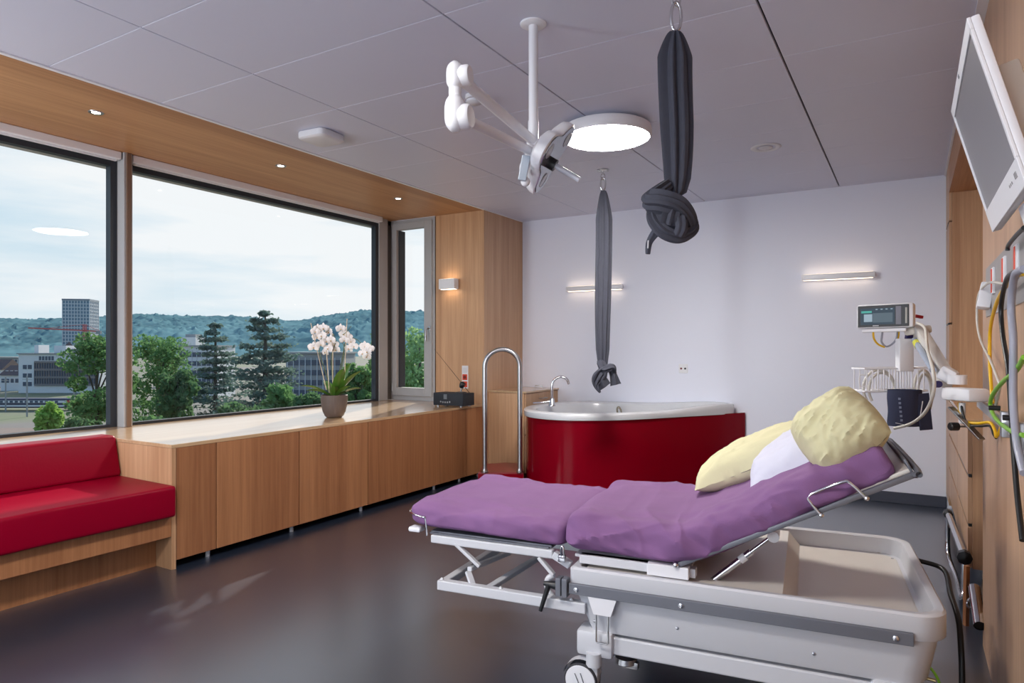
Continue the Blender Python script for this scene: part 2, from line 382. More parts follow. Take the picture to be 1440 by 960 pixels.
# casement in the return of the bay
w3 = thing('window_3', None, None, (-4.72, YC, ZS), kind='structure')
xa, xb, za, zb = -5.028, -4.412, ZS, 2.742
fr = MB().box(xa, xa + .045, YC, YC + .07, za, zb, .003).box(xb - .045, xb, YC, YC + .07, za, zb, .003).box(xa + .045, xb - .045, YC, YC + .07, zb - .045, zb, .003).box(xa + .045, xb - .045, YC, YC + .07, za, za + .06, .003)
fr.build('frame', ALU, w3)
sx0, sx1, sz0, sz1 = xa + .035, xb - .03, za + .05, zb - .035
gx0, gx1, gz0, gz1 = -4.935, -4.545, .885, 2.635
sash = MB().box(sx0, gx0, YC - .02, YC + .05, sz0, sz1, .004).box(gx1, sx1, YC - .02, YC + .05, sz0, sz1, .004).box(gx0, gx1, YC - .02, YC + .05, gz1, sz1, .004).box(gx0, gx1, YC - .02, YC + .05, sz0, gz0, .004).build('sash', ALU, w3)
MB().box(gx0 - .0, gx0 + .012, YC + .02, YC + .12, gz0, gz1).box(gx1 - .004, gx1, YC + .02, YC + .05, gz0, gz1).build('gasket', DARKF, w3)
MB().box(gx0, gx1, YC + .03, YC + .036, gz0, gz1).build('pane', GLASS, w3)
hp = pY(604, 463, YC - .02)
MB().box(hp.x - .015, hp.x + .015, hp.y - .008, hp.y, hp.z - .035, hp.z + .035, .004).tube([hp + Vector((0, 0, .01)), hp + Vector((0, -.045, .01)), hp + Vector((-.012, -.05, .0)), hp + Vector((-.012, -.05, -.125))], .0095, 10).build('handle', STEEL, w3, True)
for z in (ZS + .14, 2.60): MB().cyl((xa + .028, YC - .012, z - .045), (xa + .028, YC - .012, z + .045), .0085, 10).build('hinge', STEEL, w3, True)
MB().box(-4.41, -4.40, YC - .0, YC + .015, ZS, 2.742).build('reveal_strip', DARKF, w3)
# outside sill of the return
MB().box(-5.3, -4.41, YC + .07, YC + .22, .5, ZS - .02).build('wall_left_return_sill', ALU, kind='structure')
MB().box(-5.0, -4.41, YC + .03, YC + .2, 0, ZS).build('wall_left_return_base', PLASTER, kind='structure')
MB().box(-5.3, -4.41, YC + .0, YC + .22, 2.742, 3.2).build('wall_left_return_head', PLASTER, kind='structure')
# roller blinds tucked under the bay ceiling
for i, (a, b) in enumerate(((-.5, 2.745), (2.83, 5.55))):
    t = thing('roller_blind', ['white rolled-up blind above the window behind the red sofa', 'white rolled-up blind above the wide window with the orchid'][i], 'blind', ((XW + .05), (a + b) / 2, 2.68), 'roller blinds under the bay ceiling')
    MB().box(XW + .005, XW + .075, a, b, 2.688, 2.744, .006).build('cassette', WHITE, t)
    MB().box(XW + .028, XW + .05, a + .02, b - .02, 2.676, 2.690, .004).build('bottom_bar', WHITEM, t)

# ---- window bench: worktop, cabinets, sofa
wt = thing('window_worktop', 'pale oak worktop running below the wide windows, orchid standing on it', 'worktop', (-4.4, 4.1, ZS - .02))
MB().box(XW - .03, XL - .002, YS, YC, ZS - .022, ZS, .0015).build('board', WTOP, wt)
MB().box(XW - .03, -4.535, -.55, YS, ZS - .022, ZS, .0015).build('board', WTOP, wt)
doors = [2.43, 2.70, 3.37, 4.08, 5.05, 5.46, 5.797]
dlabel = ['narrow oak cabinet next to the red sofa end', 'wide oak cabinet second from the red sofa', 'oak cabinet front below the worktop left of the orchid pot',
          'widest oak cabinet front below the orchid pot', 'narrow oak cabinet below the black radio', 'narrow oak cabinet in the corner beside the red step']
dlabel[2] = 'oak cabinet third from the red sofa, under the worktop'
dlabel[3] = 'widest oak cabinet of the window bench, fourth from the red sofa'
for i, (a, b) in enumerate(zip(doors[:-1], doors[1:])):
    c = thing('window_cabinet', dlabel[i], 'cabinet', (-4.3, (a + b) / 2, 0), 'oak cabinets of the window bench')
    MB().box(-5.0, XL - .024, a + .001, b - .001, .055, ZS - .022).build('carcass', WZ, c)
    MB().box(XL - .02, XL, a + .0028, b - .0028, .052, ZS - .0235, .0012, 1).build('door', WZ, c)
    for yy in (b - .02,): MB().cyl((XL - .06, yy, 0), (XL - .06, yy, .06), .014, 12).build('foot', WHITEM, c, True)
    MB().box(XL - .5, XL - .30, a, b, 0, .055).build('plinth', BLACK, c)
ep = thing('bench_end_panel', 'upright oak end panel beside the red sofa cushions', 'panel', (-4.1, YS, 0))
MB().box(-5.0, XL - .0, YS, YS + .028, .0, ZS - .023, .001).build('board', WZX_LIT, ep)
so = thing('window_sofa', 'built-in window sofa with red leatherette cushions on an oak base', 'sofa', (-4.1, 1.3, 0))
y0 = .15
MB().box(XL - .02, XL, y0, YS - .002, .20, .325, .001).build('front_board', WZ, so)
MB().box(-3.955, -3.935, y0, YS - .002, 0, .20).build('plinth', WZ, so)
MB().box(-4.95, XL - .02, y0, YS - .002, .20, .31).build('seat_base', WZ, so)
def cushion(poly, ya, yb, r, name, seed):
    """poly (x,z) profile rounded, swept along y with soft ends"""
    m = MB(); n = len(poly); R = []
    P = [Vector((p[0], 0, p[1])) for p in poly]; c = sum(P, Vector()) / n
    ring = []
    for i in range(n):
        a, b, d = P[i - 1], P[i], P[(i + 1) % n]
        u = (a - b).normalized(); w = (d - b).normalized()
        for k in range(5):
            t = k / 4; q = (b + u * r) * (1 - t) ** 2 + b * 2 * t * (1 - t) + (b + w * r) * t * t; ring.append(q)
    L = yb - ya
    for t in [0, .25, .6, 1] :
        s = math.sin(t * math.pi / 2); ins = r * .8 * (1 - s)
        R.append([Vector((q.x + (c.x - q.x) * min(.3, ins / max(.05, (q - c).length)), ya + r * .8 * (1 - math.cos(t * math.pi / 2)), q.z + (c.z - q.z) * min(.3, ins / max(.05, (q - c).length)))) for q in ring])
    for j in range(1, 24):
        y = ya + r + (L - 2 * r) * j / 24
        R.append([Vector((q.x, y, q.z + .003 * fbm((q.x * 2, y, seed), 2.2))) for q in ring])
    for t in [1, .6, .25, 0]:
        s = math.sin(t * math.pi / 2); ins = r * .8 * (1 - s)
        R.append([Vector((q.x + (c.x - q.x) * min(.3, ins / max(.05, (q - c).length)), yb - r * .8 * (1 - math.cos(t * math.pi / 2)), q.z + (c.z - q.z) * min(.3, ins / max(.05, (q - c).length)))) for q in ring])
    return m.rings(R).build(name, REDL, so, True)
cushion([(-4.42, .326), (-3.722, .326), (-3.722, .508), (-4.42, .515)], y0, YS - .004, .022, 'seat_cushion', 1)
cushion([(-4.47, .512), (-4.30, .512), (-4.365, .765), (-4.52, .765)], y0, YS - .004, .022, 'back_cushion', 2)
MB().box(-4.95, -4.53, y0, YS, .31, ZS - .024).build('back_box', WZ, so)

# ---- tall cupboard and drawer unit in the niche
tc_ = thing('tall_cupboard', 'tall oak cupboard at the end of the niche beside the white wall', 'cupboard', (.5, 6.35, 0))
MB().box(XR + .02, .93, 6.1, YB - .004, .1, 2.74).build('carcass', WZX_LIT, tc_)
for (z0, z1) in ((.12, .93), (.95, 1.50), (1.515, 2.28), (2.295, 2.745)):
    MB().box(XR, XR + .019, 6.105, YB - .004, z0, z1, .001).build('door', WR_LIT, tc_)
for z in (1.507, 2.287, .94): MB().box(XR - .002, XR + .012, 6.2, 6.5, z - .006, z + .006).build('grip_slot', BLACK, tc_)
MB().box(XR + .05, .93, 6.1, YB - .004, 0, .1).build('plinth', BLACK, tc_)
dr = thing('drawer_unit', 'low oak drawer unit set into the niche in the panelled wall', 'drawers', (.5, 5.0, 0))
MB().box(XR + .02, .82, 4.14, 6.098, .195, .93, .001).build('carcass', WZX_LIT, dr)
for (ya, yb) in ((4.142, 5.0), (5.01, 6.095)):
    for (z0, z1) in ((.2, .405), (.425, .658), (.678, .915)):
        MB().box(XR, XR + .019, ya, yb, z0, z1, .001).build('drawer_front', WR_LIT, dr)
for z in (.415, .668): MB().box(XR + .004, XR + .018, 4.16, 5.0, z - .008, z + .008).build('grip_slot', BLACK, dr)
MB().box(XR - .004, .82, 4.138, 6.098, .93, .952, .001).build('top', WTOP, dr)
MB().box(XR + .1, .82, 4.25, 6.098, 0, .195).build('plinth', BLACK, dr)

# ---- ceiling fittings
def downlight(p, label):
    t = thing('downlight', label, 'downlight', (p.x, p.y, 2.745), 'downlights in the bay ceiling')
    MB().lathe([(.024, .002), (.024, -.003), (.039, -.005), (.043, 0.0), (.043, .002)], (p.x, p.y, 2.745), 24).build('ring', STEEL, t, True)
    MB().lathe([(.0001, -.0015), (.024, -.0015), (.024, -.0005)], (p.x, p.y, 2.745), 20).build('lens', SPOTW, t)
    ld = bpy.data.lights.new('downlight_beam', 'SPOT'); ld.energy = 9; ld.color = (1, .80, .58); ld.spot_size = math.radians(95); ld.spot_blend = .8; ld.shadow_soft_size = .03
    lo = bpy.data.objects.new('downlight_beam', ld); COL.objects.link(lo); lo.parent = t; lo.location = (0, 0, -.02)
    return t
for (x, y, l) in ((135, 158, 'round downlight in the oak bay ceiling above the red sofa'), (395, 233, 'round downlight in the oak bay ceiling, middle one over the worktop'), (560, 279, 'round downlight in the oak bay ceiling near the casement window')):
    p = pZ(x, y, 2.745); downlight(p, l)

def round_lamp(x, y, label):
    t = thing('ceiling_lamp', label, 'ceiling lamp', (x, y, ZC), 'round ceiling lamps')
    MB().lathe([(.20, 0), (.20, -.018), (.262, -.022), (.278, -.03), (.283, -.045), (.283, -.085), (.278, -.096), (.270, -.096), (.268, -.088)], (x, y, ZC), 56).build('housing', WHITE, t, True)
    MB().lathe([(.2685, -.085), (.26, -.095), (.22, -.099), (.1, -.1005), (.001, -.101)], (x, y, ZC), 48).build('diffuser', LAMPW, t, True)
    return t
lp = pZ(853, 196, 2.65)
round_lamp(lp.x, lp.y, 'round white ceiling lamp glowing warm above the bath side of the room')
round_lamp(-1.68, .55, 'added round white ceiling lamp, out of view over the entrance half')  # added second lamp, out of view, to brighten the room

p = pZ(452, 193, 2.725); t = thing('access_point', 'white square ceiling box with rounded corners near the bay', 'access point', (p.x, p.y, ZC))
def rot_box(m, cx, cy, hw, z0, z1, rz, r, top=.8):
    rings = []
    for (s, z) in ((.82, z1), (.97, z1 - .004), (1, z1 - .012), (1, z0 + .012), (.93, z0 + .004), (top, z0)):
        R = rrect(-hw * s, hw * s, -hw * s, hw * s, r * s, z); rings.append([Vector((cx + v.x * math.cos(rz) - v.y * math.sin(rz), cy + v.x * math.sin(rz) + v.y * math.cos(rz), v.z)) for v in R])
    return m.rings(rings)
rot_box(MB(), p.x, p.y, .115, 2.695, 2.75, .05, .04).build('housing', WHITEM, t, True)
MB().lathe([(.014, 2.698), (.014, 2.702)], (p.x + .01, p.y - .01, 0), 16).build('indicator', WHITE, t)
p = pZ(667, 143, 2.715); t = thing('smoke_detector', 'small white smoke detector on the ceiling behind the examination lamp arm', 'smoke detector', (p.x, p.y, ZC))
MB().lathe([(.05, 2.75), (.052, 2.735), (.046, 2.728)], (p.x, p.y, 0), 28).build('base', WHITEM, t, True)
MB().lathe([(.040, 2.729), (.040, 2.722)], (p.x, p.y, 0), 24).build('slot_ring', simple('detector slot', rgb(110, 84, 80), .6), t)
MB().lathe([(.046, 2.723), (.047, 2.712), (.038, 2.704), (.001, 2.702)], (p.x, p.y, 0), 28).build('cap', WHITEM, t, True)
p = pZ(681, 134, ZC); t = thing('ceiling_hook', 'tiny steel hook on the ceiling beside the smoke detector', 'hook', (p.x, p.y, ZC))
MB().lathe([(.012, 2.75), (.012, 2.744)], (p.x, p.y, 0), 14).build('plate', STEEL, t)
MB().tube([(p.x, p.y, 2.745), (p.x, p.y, 2.73), (p.x + .01, p.y, 2.72), (p.x + .02, p.y, 2.73)], .003, 8, 4).build('hook', STEEL, t, True)
p = pZ(1077, 207, ZC); t = thing('air_vent', 'round white air vent in the ceiling with a dished centre', 'vent', (p.x, p.y, ZC))
MB().lathe([(.100, 2.752), (.104, 2.748), (.100, 2.744), (.085, 2.742), (.066, 2.746), (.062, 2.752)], (p.x, p.y, 0), 40).build('ring', WHITEM, t, True)
MB().lathe([(.061, 2.7515), (.001, 2.7515)], (p.x, p.y, 0), 30).build('shaft', simple('vent shaft', rgb(96, 94, 94), .8), t)
MB().lathe([(.001, 2.735), (.03, 2.737), (.045, 2.743), (.047, 2.747), (.001, 2.749)], (p.x, p.y, 0), 30).build('disc', WHITEM, t, True)

# ---- wall lamps, sockets
def bar_lamp(pa, pb, label):
    a, b = pY(*pa, YB - .05), pY(*pb, YB - .05); z = (a.z + b.z) / 2
    t = thing('wall_lamp', label, 'wall lamp', ((a.x + b.x) / 2, YB, z), 'linear lamps on the white back wall')
    MB().box(a.x, b.x, YB - .075, YB - .035, z - .027, z + .025, .006).build('housing', WHITE, t, True)
    for k in (.25, .75):
        xx = a.x + (b.x - a.x) * k; MB().box(xx - .02, xx + .02, YB - .04, YB, z - .012, z + .012).build('bracket', WHITEM, t)
    for zz in (z + .0255, z - .0285): MB().box(a.x + .02, b.x - .02, YB - .054, YB - .042, zz, zz + .0015).build('led_strip', LEDW, t)
bar_lamp((797, 406), (876, 403), 'slim white wall lamp behind the long hanging grey cloth')
bar_lamp((1127, 390), (1231, 386), 'slim white wall lamp glowing up and down above the medical monitor side')
p = pY(634, 399.5, YC - .04); t = thing('box_lamp', 'small white box lamp glowing on the oak panel by the casement', 'wall lamp', (p.x, YC, p.z))
MB().box(p.x - .115, p.x + .085, YC - .10, YC - .02, p.z - .054, p.z + .054, .003).build('housing', WHITE, t)
MB().box(p.x - .06, p.x + .03, YC - .022, YC, p.z - .03, p.z + .03).build('bracket', WHITEM, t)
for zz in (p.z + .0545, p.z - .056): MB().box(p.x - .10, p.x + .07, YC - .085, YC - .035, zz, zz + .0015).build('led_strip', LEDW, t)
p = pY(654, 530, YC); t = thing('socket_strip', 'white socket strip with two orange outlets above the radio', 'socket', (p.x, YC, p.z))
MB().box(p.x - .035, p.x + .043, YC - .009, YC, p.z - .12, p.z + .12, .003).build('plate', WHITE, t)
MB().box(p.x - .02, p.x + .03, YC - .013, YC - .008, p.z + .045, p.z + .10, .002).build('switch', WHITEM, t)
for zz in (.0, -.075):
    s_ = MB().box(p.x - .026, p.x + .034, YC - .013, YC - .008, p.z + zz - .03, p.z + zz + .03, .003).build('outlet', SOCKR, t)
    MB().lathe([(.018, 0), (.018, .001)], (p.x + .004, YC - .0135, p.z + zz), 16, (0, -1, 0)).build('recess', simple('outlet recess', rgb(120, 30, 18), .5), s_)
p = pY(961, 518, YB); t = thing('wall_socket', 'small white wall socket with two dark openings above the bath', 'socket', (p.x, YB, p.z))
MB().box(p.x - .045, p.x + .045, YB - .008, YB, p.z - .045, p.z + .045, .004).build('plate', WHITE, t)
for dx in (-.02, .02): MB().lathe([(.010, 0), (.010, .002)], (p.x + dx, YB - .008, p.z), 14, (0, -1, 0)).build('opening', simple('port %d' % (dx > 0), rgb(110, 30, 50) if dx < 0 else rgb(30, 26, 34), .5), t)

# ================================================================== bath corner
tb = thing('birthing_bath', 'large birthing bath with red gloss panel and white acrylic rim', 'bath', (-2.4, 6.0, 0))
front = [(-3.13, 6.20), (-3.185, 5.90), (-3.13, 5.56), (-2.96, 5.28), (-2.70, 5.15), (-2.43, 5.19), (-2.10, 5.46), (-1.72, 6.01), (-1.345, 6.57)]
FR = catmull([(a, b, 0) for a, b in front], 7)
m = MB(); n_ = len(FR); vs = []; fs = []
for i, q in enumerate(FR):
    tg = (FR[min(i + 1, n_ - 1)] - FR[max(i - 1, 0)]).normalized(); nn = Vector((-tg.y, tg.x, 0))       # nn points into the bath
    for (o, z) in ((.0, .0), (.0, .712), (.022, .712), (.022, 0)): vs.append(q + nn * o + Vector((0, 0, z)))
for i in range(n_ - 1):
    for k in range(4): fs.append((i * 4 + k, i * 4 + (k + 1) % 4, (i + 1) * 4 + (k + 1) % 4, (i + 1) * 4 + k))
fs += [(0, 1, 2, 3), tuple((n_ - 1) * 4 + k for k in (3, 2, 1, 0))]
m.add(vs, fs).build('panel', REDG, tb, True)
loop = [(-1.44, 6.50), (-1.55, 6.575), (-2.0, 6.575), (-2.45, 6.57), (-2.85, 6.48), (-3.10, 6.25), (-3.195, 5.90), (-3.14, 5.55), (-2.965, 5.265), (-2.70, 5.135), (-2.42, 5.18), (-2.09, 5.45), (-1.73, 5.99), (-1.50, 6.34)]
LP = catmull([(a, b, 0) for a, b in loop], 6, True); cen = Vector((-2.40, 5.92, 0))
def head(q):                                                        # raised head rest at the wall end
    d = (q - Vector((-1.62, 6.42, 0))).length; return .052 * max(0, 1 - d / .75) ** 1.5 if d < .75 else 0
def ringat(ins, z, hf=1.0, sc=1.0):
    out = []
    for q in LP:
        d = q - cen; L = d.length; out.append(cen + d * ((L - ins) / L) * sc + Vector((0, 0, z + hf * head(q))))
    return out
R = [ringat(.03, .70, 0), ringat(-.006, .706, .0), ringat(-.012, .73, .6), ringat(-.010, .752), ringat(.004, .764), ringat(.03, .768), ringat(.085, .762), ringat(.105, .752), ringat(.125, .70, .8), ringat(.16, .55, .4), ringat(.22, .36, 0), ringat(.32, .27, 0), ringat(.5, .25, 0)]
MB().rings(R, (False, True)).build('tub', TUBW, tb, True)
jp = pZ(872, 573, .69)
jq = pZ(872, 573, .72)
MB().tube([jq + Vector((-.02, .0, -.09)), jq + Vector((-.02, -.03, -.02)), jq + Vector((0, -.04, .01)), jq + Vector((.02, -.03, -.02)), jq + Vector((.02, 0, -.09))], .009, 10, 5).build('grip', simple('grip metal', rgb(180, 170, 150), .25, metal=1), tb, True)
fp = pZ(779, 566, .765)
fa = thing('bath_mixer', 'chrome swan-neck mixer tap on the bath rim', 'tap', (fp.x, fp.y, .76))
c = Vector((-3.0, 6.02, .765))
c = pZ(779, 568, .765) + Vector((.03, -.10, 0)); c = Vector((c.x, c.y, .755))
MB().lathe([(.034, 0), (.034, .012), (.027, .02), (.024, .07), (.02, .075), (.017, .08)], c, 20).build('base', CHROME, fa, True)
MB().tube([c + Vector((0, 0, .07)), c + Vector((0, 0, .2)), c + Vector((.02, .01, .255)), c + Vector((.075, .035, .285)), c + Vector((.13, .06, .265)), c + Vector((.15, .07, .215))], .0125, 12, 6).build('spout', CHROME, fa, True)
MB().tube([c + Vector((-.01, 0, .045)), c + Vector((-.08, -.05, .035)), c + Vector((-.16, -.095, .03))], lambda t: .011 - .003 * t, 12, 4).build('lever', CHROME, fa, True)
# step with grab rail
st = thing('bath_step', 'low red step in front of the bath with a steel grab rail', 'step', (-3.25, 5.3, 0))
poly = [(-3.36, 5.055), (-3.005, 5.262), (-3.20, 5.60), (-3.30, 5.655), (-3.42, 5.63), (-3.56, 5.45)]
MB().prism(poly, 'z', 0, .185).build('body', REDG, st)
MB().prism([(a + (-3.27 - a) * .02, b + (5.4 - b) * .02) for a, b in poly], 'z', .185, .2).build('tread', simple('red step tread', rgb(132, 52, 52), .3), st)
a = pZ(681.5, 664, .2); b = pZ(731, 664, .2); tp = pT(706, 491, ((a - EYE).dot(FW) + (b - EYE).dot(FW)) / 2)
a += Vector((-.008, .014, 0)); b += Vector((-.008, .014, 0)); dd = (b - a); hw = dd.length / 2; ex = dd.normalized(); mid = (a + b) / 2; zt = tp.z
pts = [a + Vector((0, 0, 0)), a + Vector((0, 0, zt - hw - .2))] + [mid - ex * (hw * math.cos(q)) + Vector((0, 0, zt - hw - .2 + hw * math.sin(q))) for q in [math.pi * k / 16 for k in range(17)]] + [b]
MB().tube(pts, .0215, 16).build('grab_rail', STEEL, st, True)
for q in (a, b): MB().lathe([(.034, 0), (.034, .01), (.027, .014), (.024, .03)], q, 20).build('collar', STEEL, st, True)
# oak unit in the corner behind the bath
cu = thing('corner_unit', 'oak drawer unit in the corner behind the bath tap', 'cabinet', (-3.55, 6.2, 0))
MB().box(XL + .001, -3.35, 5.878, YB, 0, .865, .001).build('carcass', WZX_LIT, cu)
for (z0, z1) in ((.06, .44), (.45, .86)): MB().box(-3.349, -3.332, 5.885, YB - .005, z0, z1, .001).build('drawer_front', WR_LIT, cu)
MB().box(XL + .001, -3.322, 5.868, YB, .866, .884, .001).build('top', WTOP, cu)
q = Vector((-3.31, 6.22, .80)); MB().tube([q + Vector((-.02, -.06, 0)), q + Vector((.015, -.06, 0)), q + Vector((.015, .06, 0)), q + Vector((-.02, .06, 0))], .005, 8).build('handle', STEEL, cu, True)
q = pZ(756, 545, .884); hk = thing('grip_handle', 'small bent steel handle lying on the corner oak unit', 'handle', (q.x, q.y, .884))
q.x = min(q.x, -3.36); MB().tube([q + Vector((-.03, 0, 0)), q + Vector((-.03, 0, .025)), q + Vector((.05, .02, .025)), q + Vector((.05, .02, 0))], .005, 8).build('rod', STEEL, hk, True)

# ================================================================== orchid on the worktop
random.seed(5)
op = pZ(470, 586.5, ZS); op.z = ZS
orc = thing('potted_orchid', 'white flowering orchid in a ribbed taupe pot on the worktop', 'orchid', op)
prof = [(.001, .002), (.062, .002), (.074, .012), (.092, .05), (.103, .10), (.108, .15), (.109, .185), (.106, .188), (.101, .185), (.099, .17)]
m = MB(); n = 96; vs = []; fs = []
for r, h in prof:
    for k in range(n):
        an = 2 * math.pi * k / n; rr = r * (1 + (.012 * math.cos(an * 32) if .01 < h < .18 and r > .06 else 0)); vs.append(op + Vector((rr * math.cos(an), rr * math.sin(an), h)))
for i in range(len(prof) - 1):
    for k in range(n): fs.append((i * n + k, i * n + (k + 1) % n, (i + 1) * n + (k + 1) % n, (i + 1) * n + k))
m.add(vs, fs).build('pot', POTM, orc, True)
MB().lathe([(.1005, .168), (.06, .174), (.001, .176)], op, 28).build('soil', SOIL, orc, True)
def leafmesh(base, dirv, L, W, droop, lift, fold=.25):
    d = Vector(dirv).normalized(); side = d.cross(Vector((0, 0, 1))).normalized(); m = MB()
    def f(u, v):
        w = W * math.sin(math.pi * (.06 + .94 * v) ** .75) ** .7 if v < 1 else 0
        s = (u - .5) * 2; h = lift * L * v - droop * L * v * v + abs(s) * w * fold
        return base + d * (L * v * (1 - .12 * v)) + side * (s * w * .5) + Vector((0, 0, h))
    m.grid(f, 4, 12)
    m2 = MB(); nv = len(m.v)
    m2.v = m.v + [(x, y, z - .003) for x, y, z in m.v]; m2.f = m.f + [tuple(reversed([i + nv for i in f])) for f in m.f]
    return m2
cb = op + Vector((0, 0, .17))
VU = RT; VD = -FW                                             # across the room / towards the room
for (dx, dz, dn, L, W, ln) in ((-1, 0, .1, .24, .05, .62), (-.8, 0, .5, .20, .05, .55), (.3, 0, .5, .22, .075, 1.15), (.55, 0, .25, .25, .07, 1.0), (.1, 0, -.3, .24, .07, 1.2), (.8, 0, .6, .17, .05, .75), (.9, 0, -.2, .19, .055, .6), (-.45, 0, -.6, .2, .06, .8), (.25, 0, .9, .15, .05, .8)):
    leafmesh(cb + VU * (dx * .02), VU * dx + VD * dn, L * 1.22, W * 1.2, .35, ln * 1.08).build('leaf', LEAF, orc, True)
def at(px_, py_, dn=0.0): return pT(px_, py_, (op - EYE).dot(FW) - dn)
stems = [([(464, 552), (458, 520), (448, 490), (443, 470), (455, 460), (470, 467)], 0), ([(474, 552), (471, 525), (468, 495), (474, 470), (481, 468), (500, 490)], .02), ([(480, 552), (484, 520), (484, 488), (478, 462), (488, 444), (500, 455), (508, 478), (516, 488)], -.03), ([(478, 552), (476, 515), (478, 480), (486, 455), (496, 470), (520, 500)], .04)]
stems = [([(462, 552), (455, 515), (449, 492), (452, 475), (462, 464)], .03), ([(474, 552), (466, 505), (472, 480), (468, 468)], .0), ([(482, 552), (481, 515), (484, 490), (480, 474), (488, 466), (494, 458)], -.03), ([(481, 548), (482, 500), (487, 478), (499, 476), (509, 484), (514, 496)], -.05)]
for pts, dn in stems:
    MB().tube([cb] + [at(x, y, dn) for x, y in pts[1:]], lambda t: .0042 - .002 * t, 8, 6).build('stem', STEMM, orc, True)
for (x0_, y0_, x1_, y1_) in ((459, 548, 437, 454), (463, 552, 459, 492), (468, 548, 468, 470), (484, 540, 488, 448)):
    MB().cyl(at(x0_, y0_, .02), at(x1_, y1_, .02), .0035, 8).build('support_stick', STICK, orc, True)
def flower(c, nrm, s, k):
    nrm = nrm.normalized(); up = Vector((0, 0, 1)); a = nrm.cross(up).normalized(); b = a.cross(nrm); m = MB()
    for (an, L, W, back) in ((90, 1, .62, .1), (210, .95, .6, .1), (330, .95, .6, .1), (10, 1.05, 1.15, -.05), (170, 1.05, 1.15, -.05)):
        d = a * math.cos(math.radians(an)) + b * math.sin(math.radians(an)); sd_ = nrm.cross(d)
        def f(u, v):
            w = W * math.sin(math.pi * (.05 + .92 * v)) ** .7; q = (u - .5) * 2
            return c + d * (L * s * v) + sd_ * (q * w * s * .5) + nrm * (s * (-back * v + .25 * math.sin(v * 2.6) - .14 * q * q))
        m.grid(f, 4, 5)
    nv = len(m.v); cc = m.v; fl_ = m.build('flower', PETAL, orc, True)
    l = MB().ball(c + nrm * (s * .22) - b * (s * .12), s * .12, 8, (1, 1, 1)); l.build('lip', LIP, fl_, True)
fl = [(441, 488), (446, 474), (443, 466), (455, 461), (463, 466), (451, 484), (459, 479), (466, 478), (462, 490), (453, 472), (470, 484), (473, 491), (458, 495), (479, 462), (484, 478), (488, 474), (494, 480), (491, 490), (497, 487), (484, 470), (513, 487), (517, 494), (510, 497), (516, 501), (520, 490), (447, 462)]
for i, (x, y) in enumerate(fl):
    v = -FW + RT * random.uniform(-.8, .8) + Vector((0, 0, random.uniform(-.35, .25)))
    flower(at(x, y, random.uniform(-.05, .07)), v, random.uniform(.040, .048), i)

# ================================================================== radio on the worktop end
q = pZ(640, 571.5, ZS); rw = .165; ry = q.y + .05
x0 = q.x - .165; x1 = q.x + .165; ry0 = 5.43; 
a = pZ(608, 571, ZS); b = pZ(652, 573, ZS)
rd = thing('radio', 'black box radio standing at the end of the oak worktop', 'radio', ((a.x + b.x) / 2, a.y, ZS))
ry0 = min(5.46, (a.y + b.y) / 2 - .0); x0, x1 = a.x + .0, b.x + .0
MB().box(x0, x1, ry0, ry0 + .20, ZS + .012, ZS + .135, .006).build('cabinet', RADIO, rd, True)
for xx in (x0 + .04, x1 - .04):
    for yy in (ry0 + .03, ry0 + .17): MB().cyl((xx, yy, ZS), (xx, yy, ZS + .014), .014, 12).build('foot', STEEL, rd, True)
w_ = x1 - x0
MB().box(x0 + w_ * .36, x0 + w_ * .47, ry0 - .002, ry0 + .003, ZS + .075, ZS + .122).build('display', simple('grey display', rgb(110, 116, 122), .3), rd)
for k in range(5):
    cx_ = x0 + w_ * (.26 + .075 * k)
    MB().lathe([(.0085, 0), (.0085, .002), (.006, .003)] , (cx_, ry0, ZS + .045 + (.004 if k in (0, 4) else 0)), 14, (0, -1, 0)).build('button', simple('button grey %d' % k, rgb(150, 154, 158), .4), rd)
q0 = Vector((x0 + w_ * .9, ry0 + .17, ZS + .13)); q1 = pY(611, 491, ry0 + .17)
MB().tube([q0, q0 + (q1 - q0) * .5, q1], lambda t: .0028 - .0014 * t, 8).build('aerial', simple('dark aerial', rgb(70, 62, 58), .4, metal=.6), rd)
ph = thing('desk_device', 'small black round-headed device on a stand, on top of the radio', 'device', (x0 + w_ * .78, ry0 + .09, ZS + .135))
hx = x0 + w_ * .76; hy = ry0 + .09; hz = ZS + .136
MB().lathe([(.058, 0), (.056, .008), (.03, .012)], (hx, hy, hz), 20).build('base', BLACK, ph, True)
MB().tube([(hx, hy, hz + .01), (hx + .008, hy, hz + .05)], .008, 8).build('neck', STEEL, ph, True)
MB().lathe([(.001, -.022), (.03, -.018), (.034, 0), (.03, .018), (.001, .022)], (hx + .012, hy, hz + .078), 18, (-.6, -.7, .2)).build('head', BLACK, ph, True)

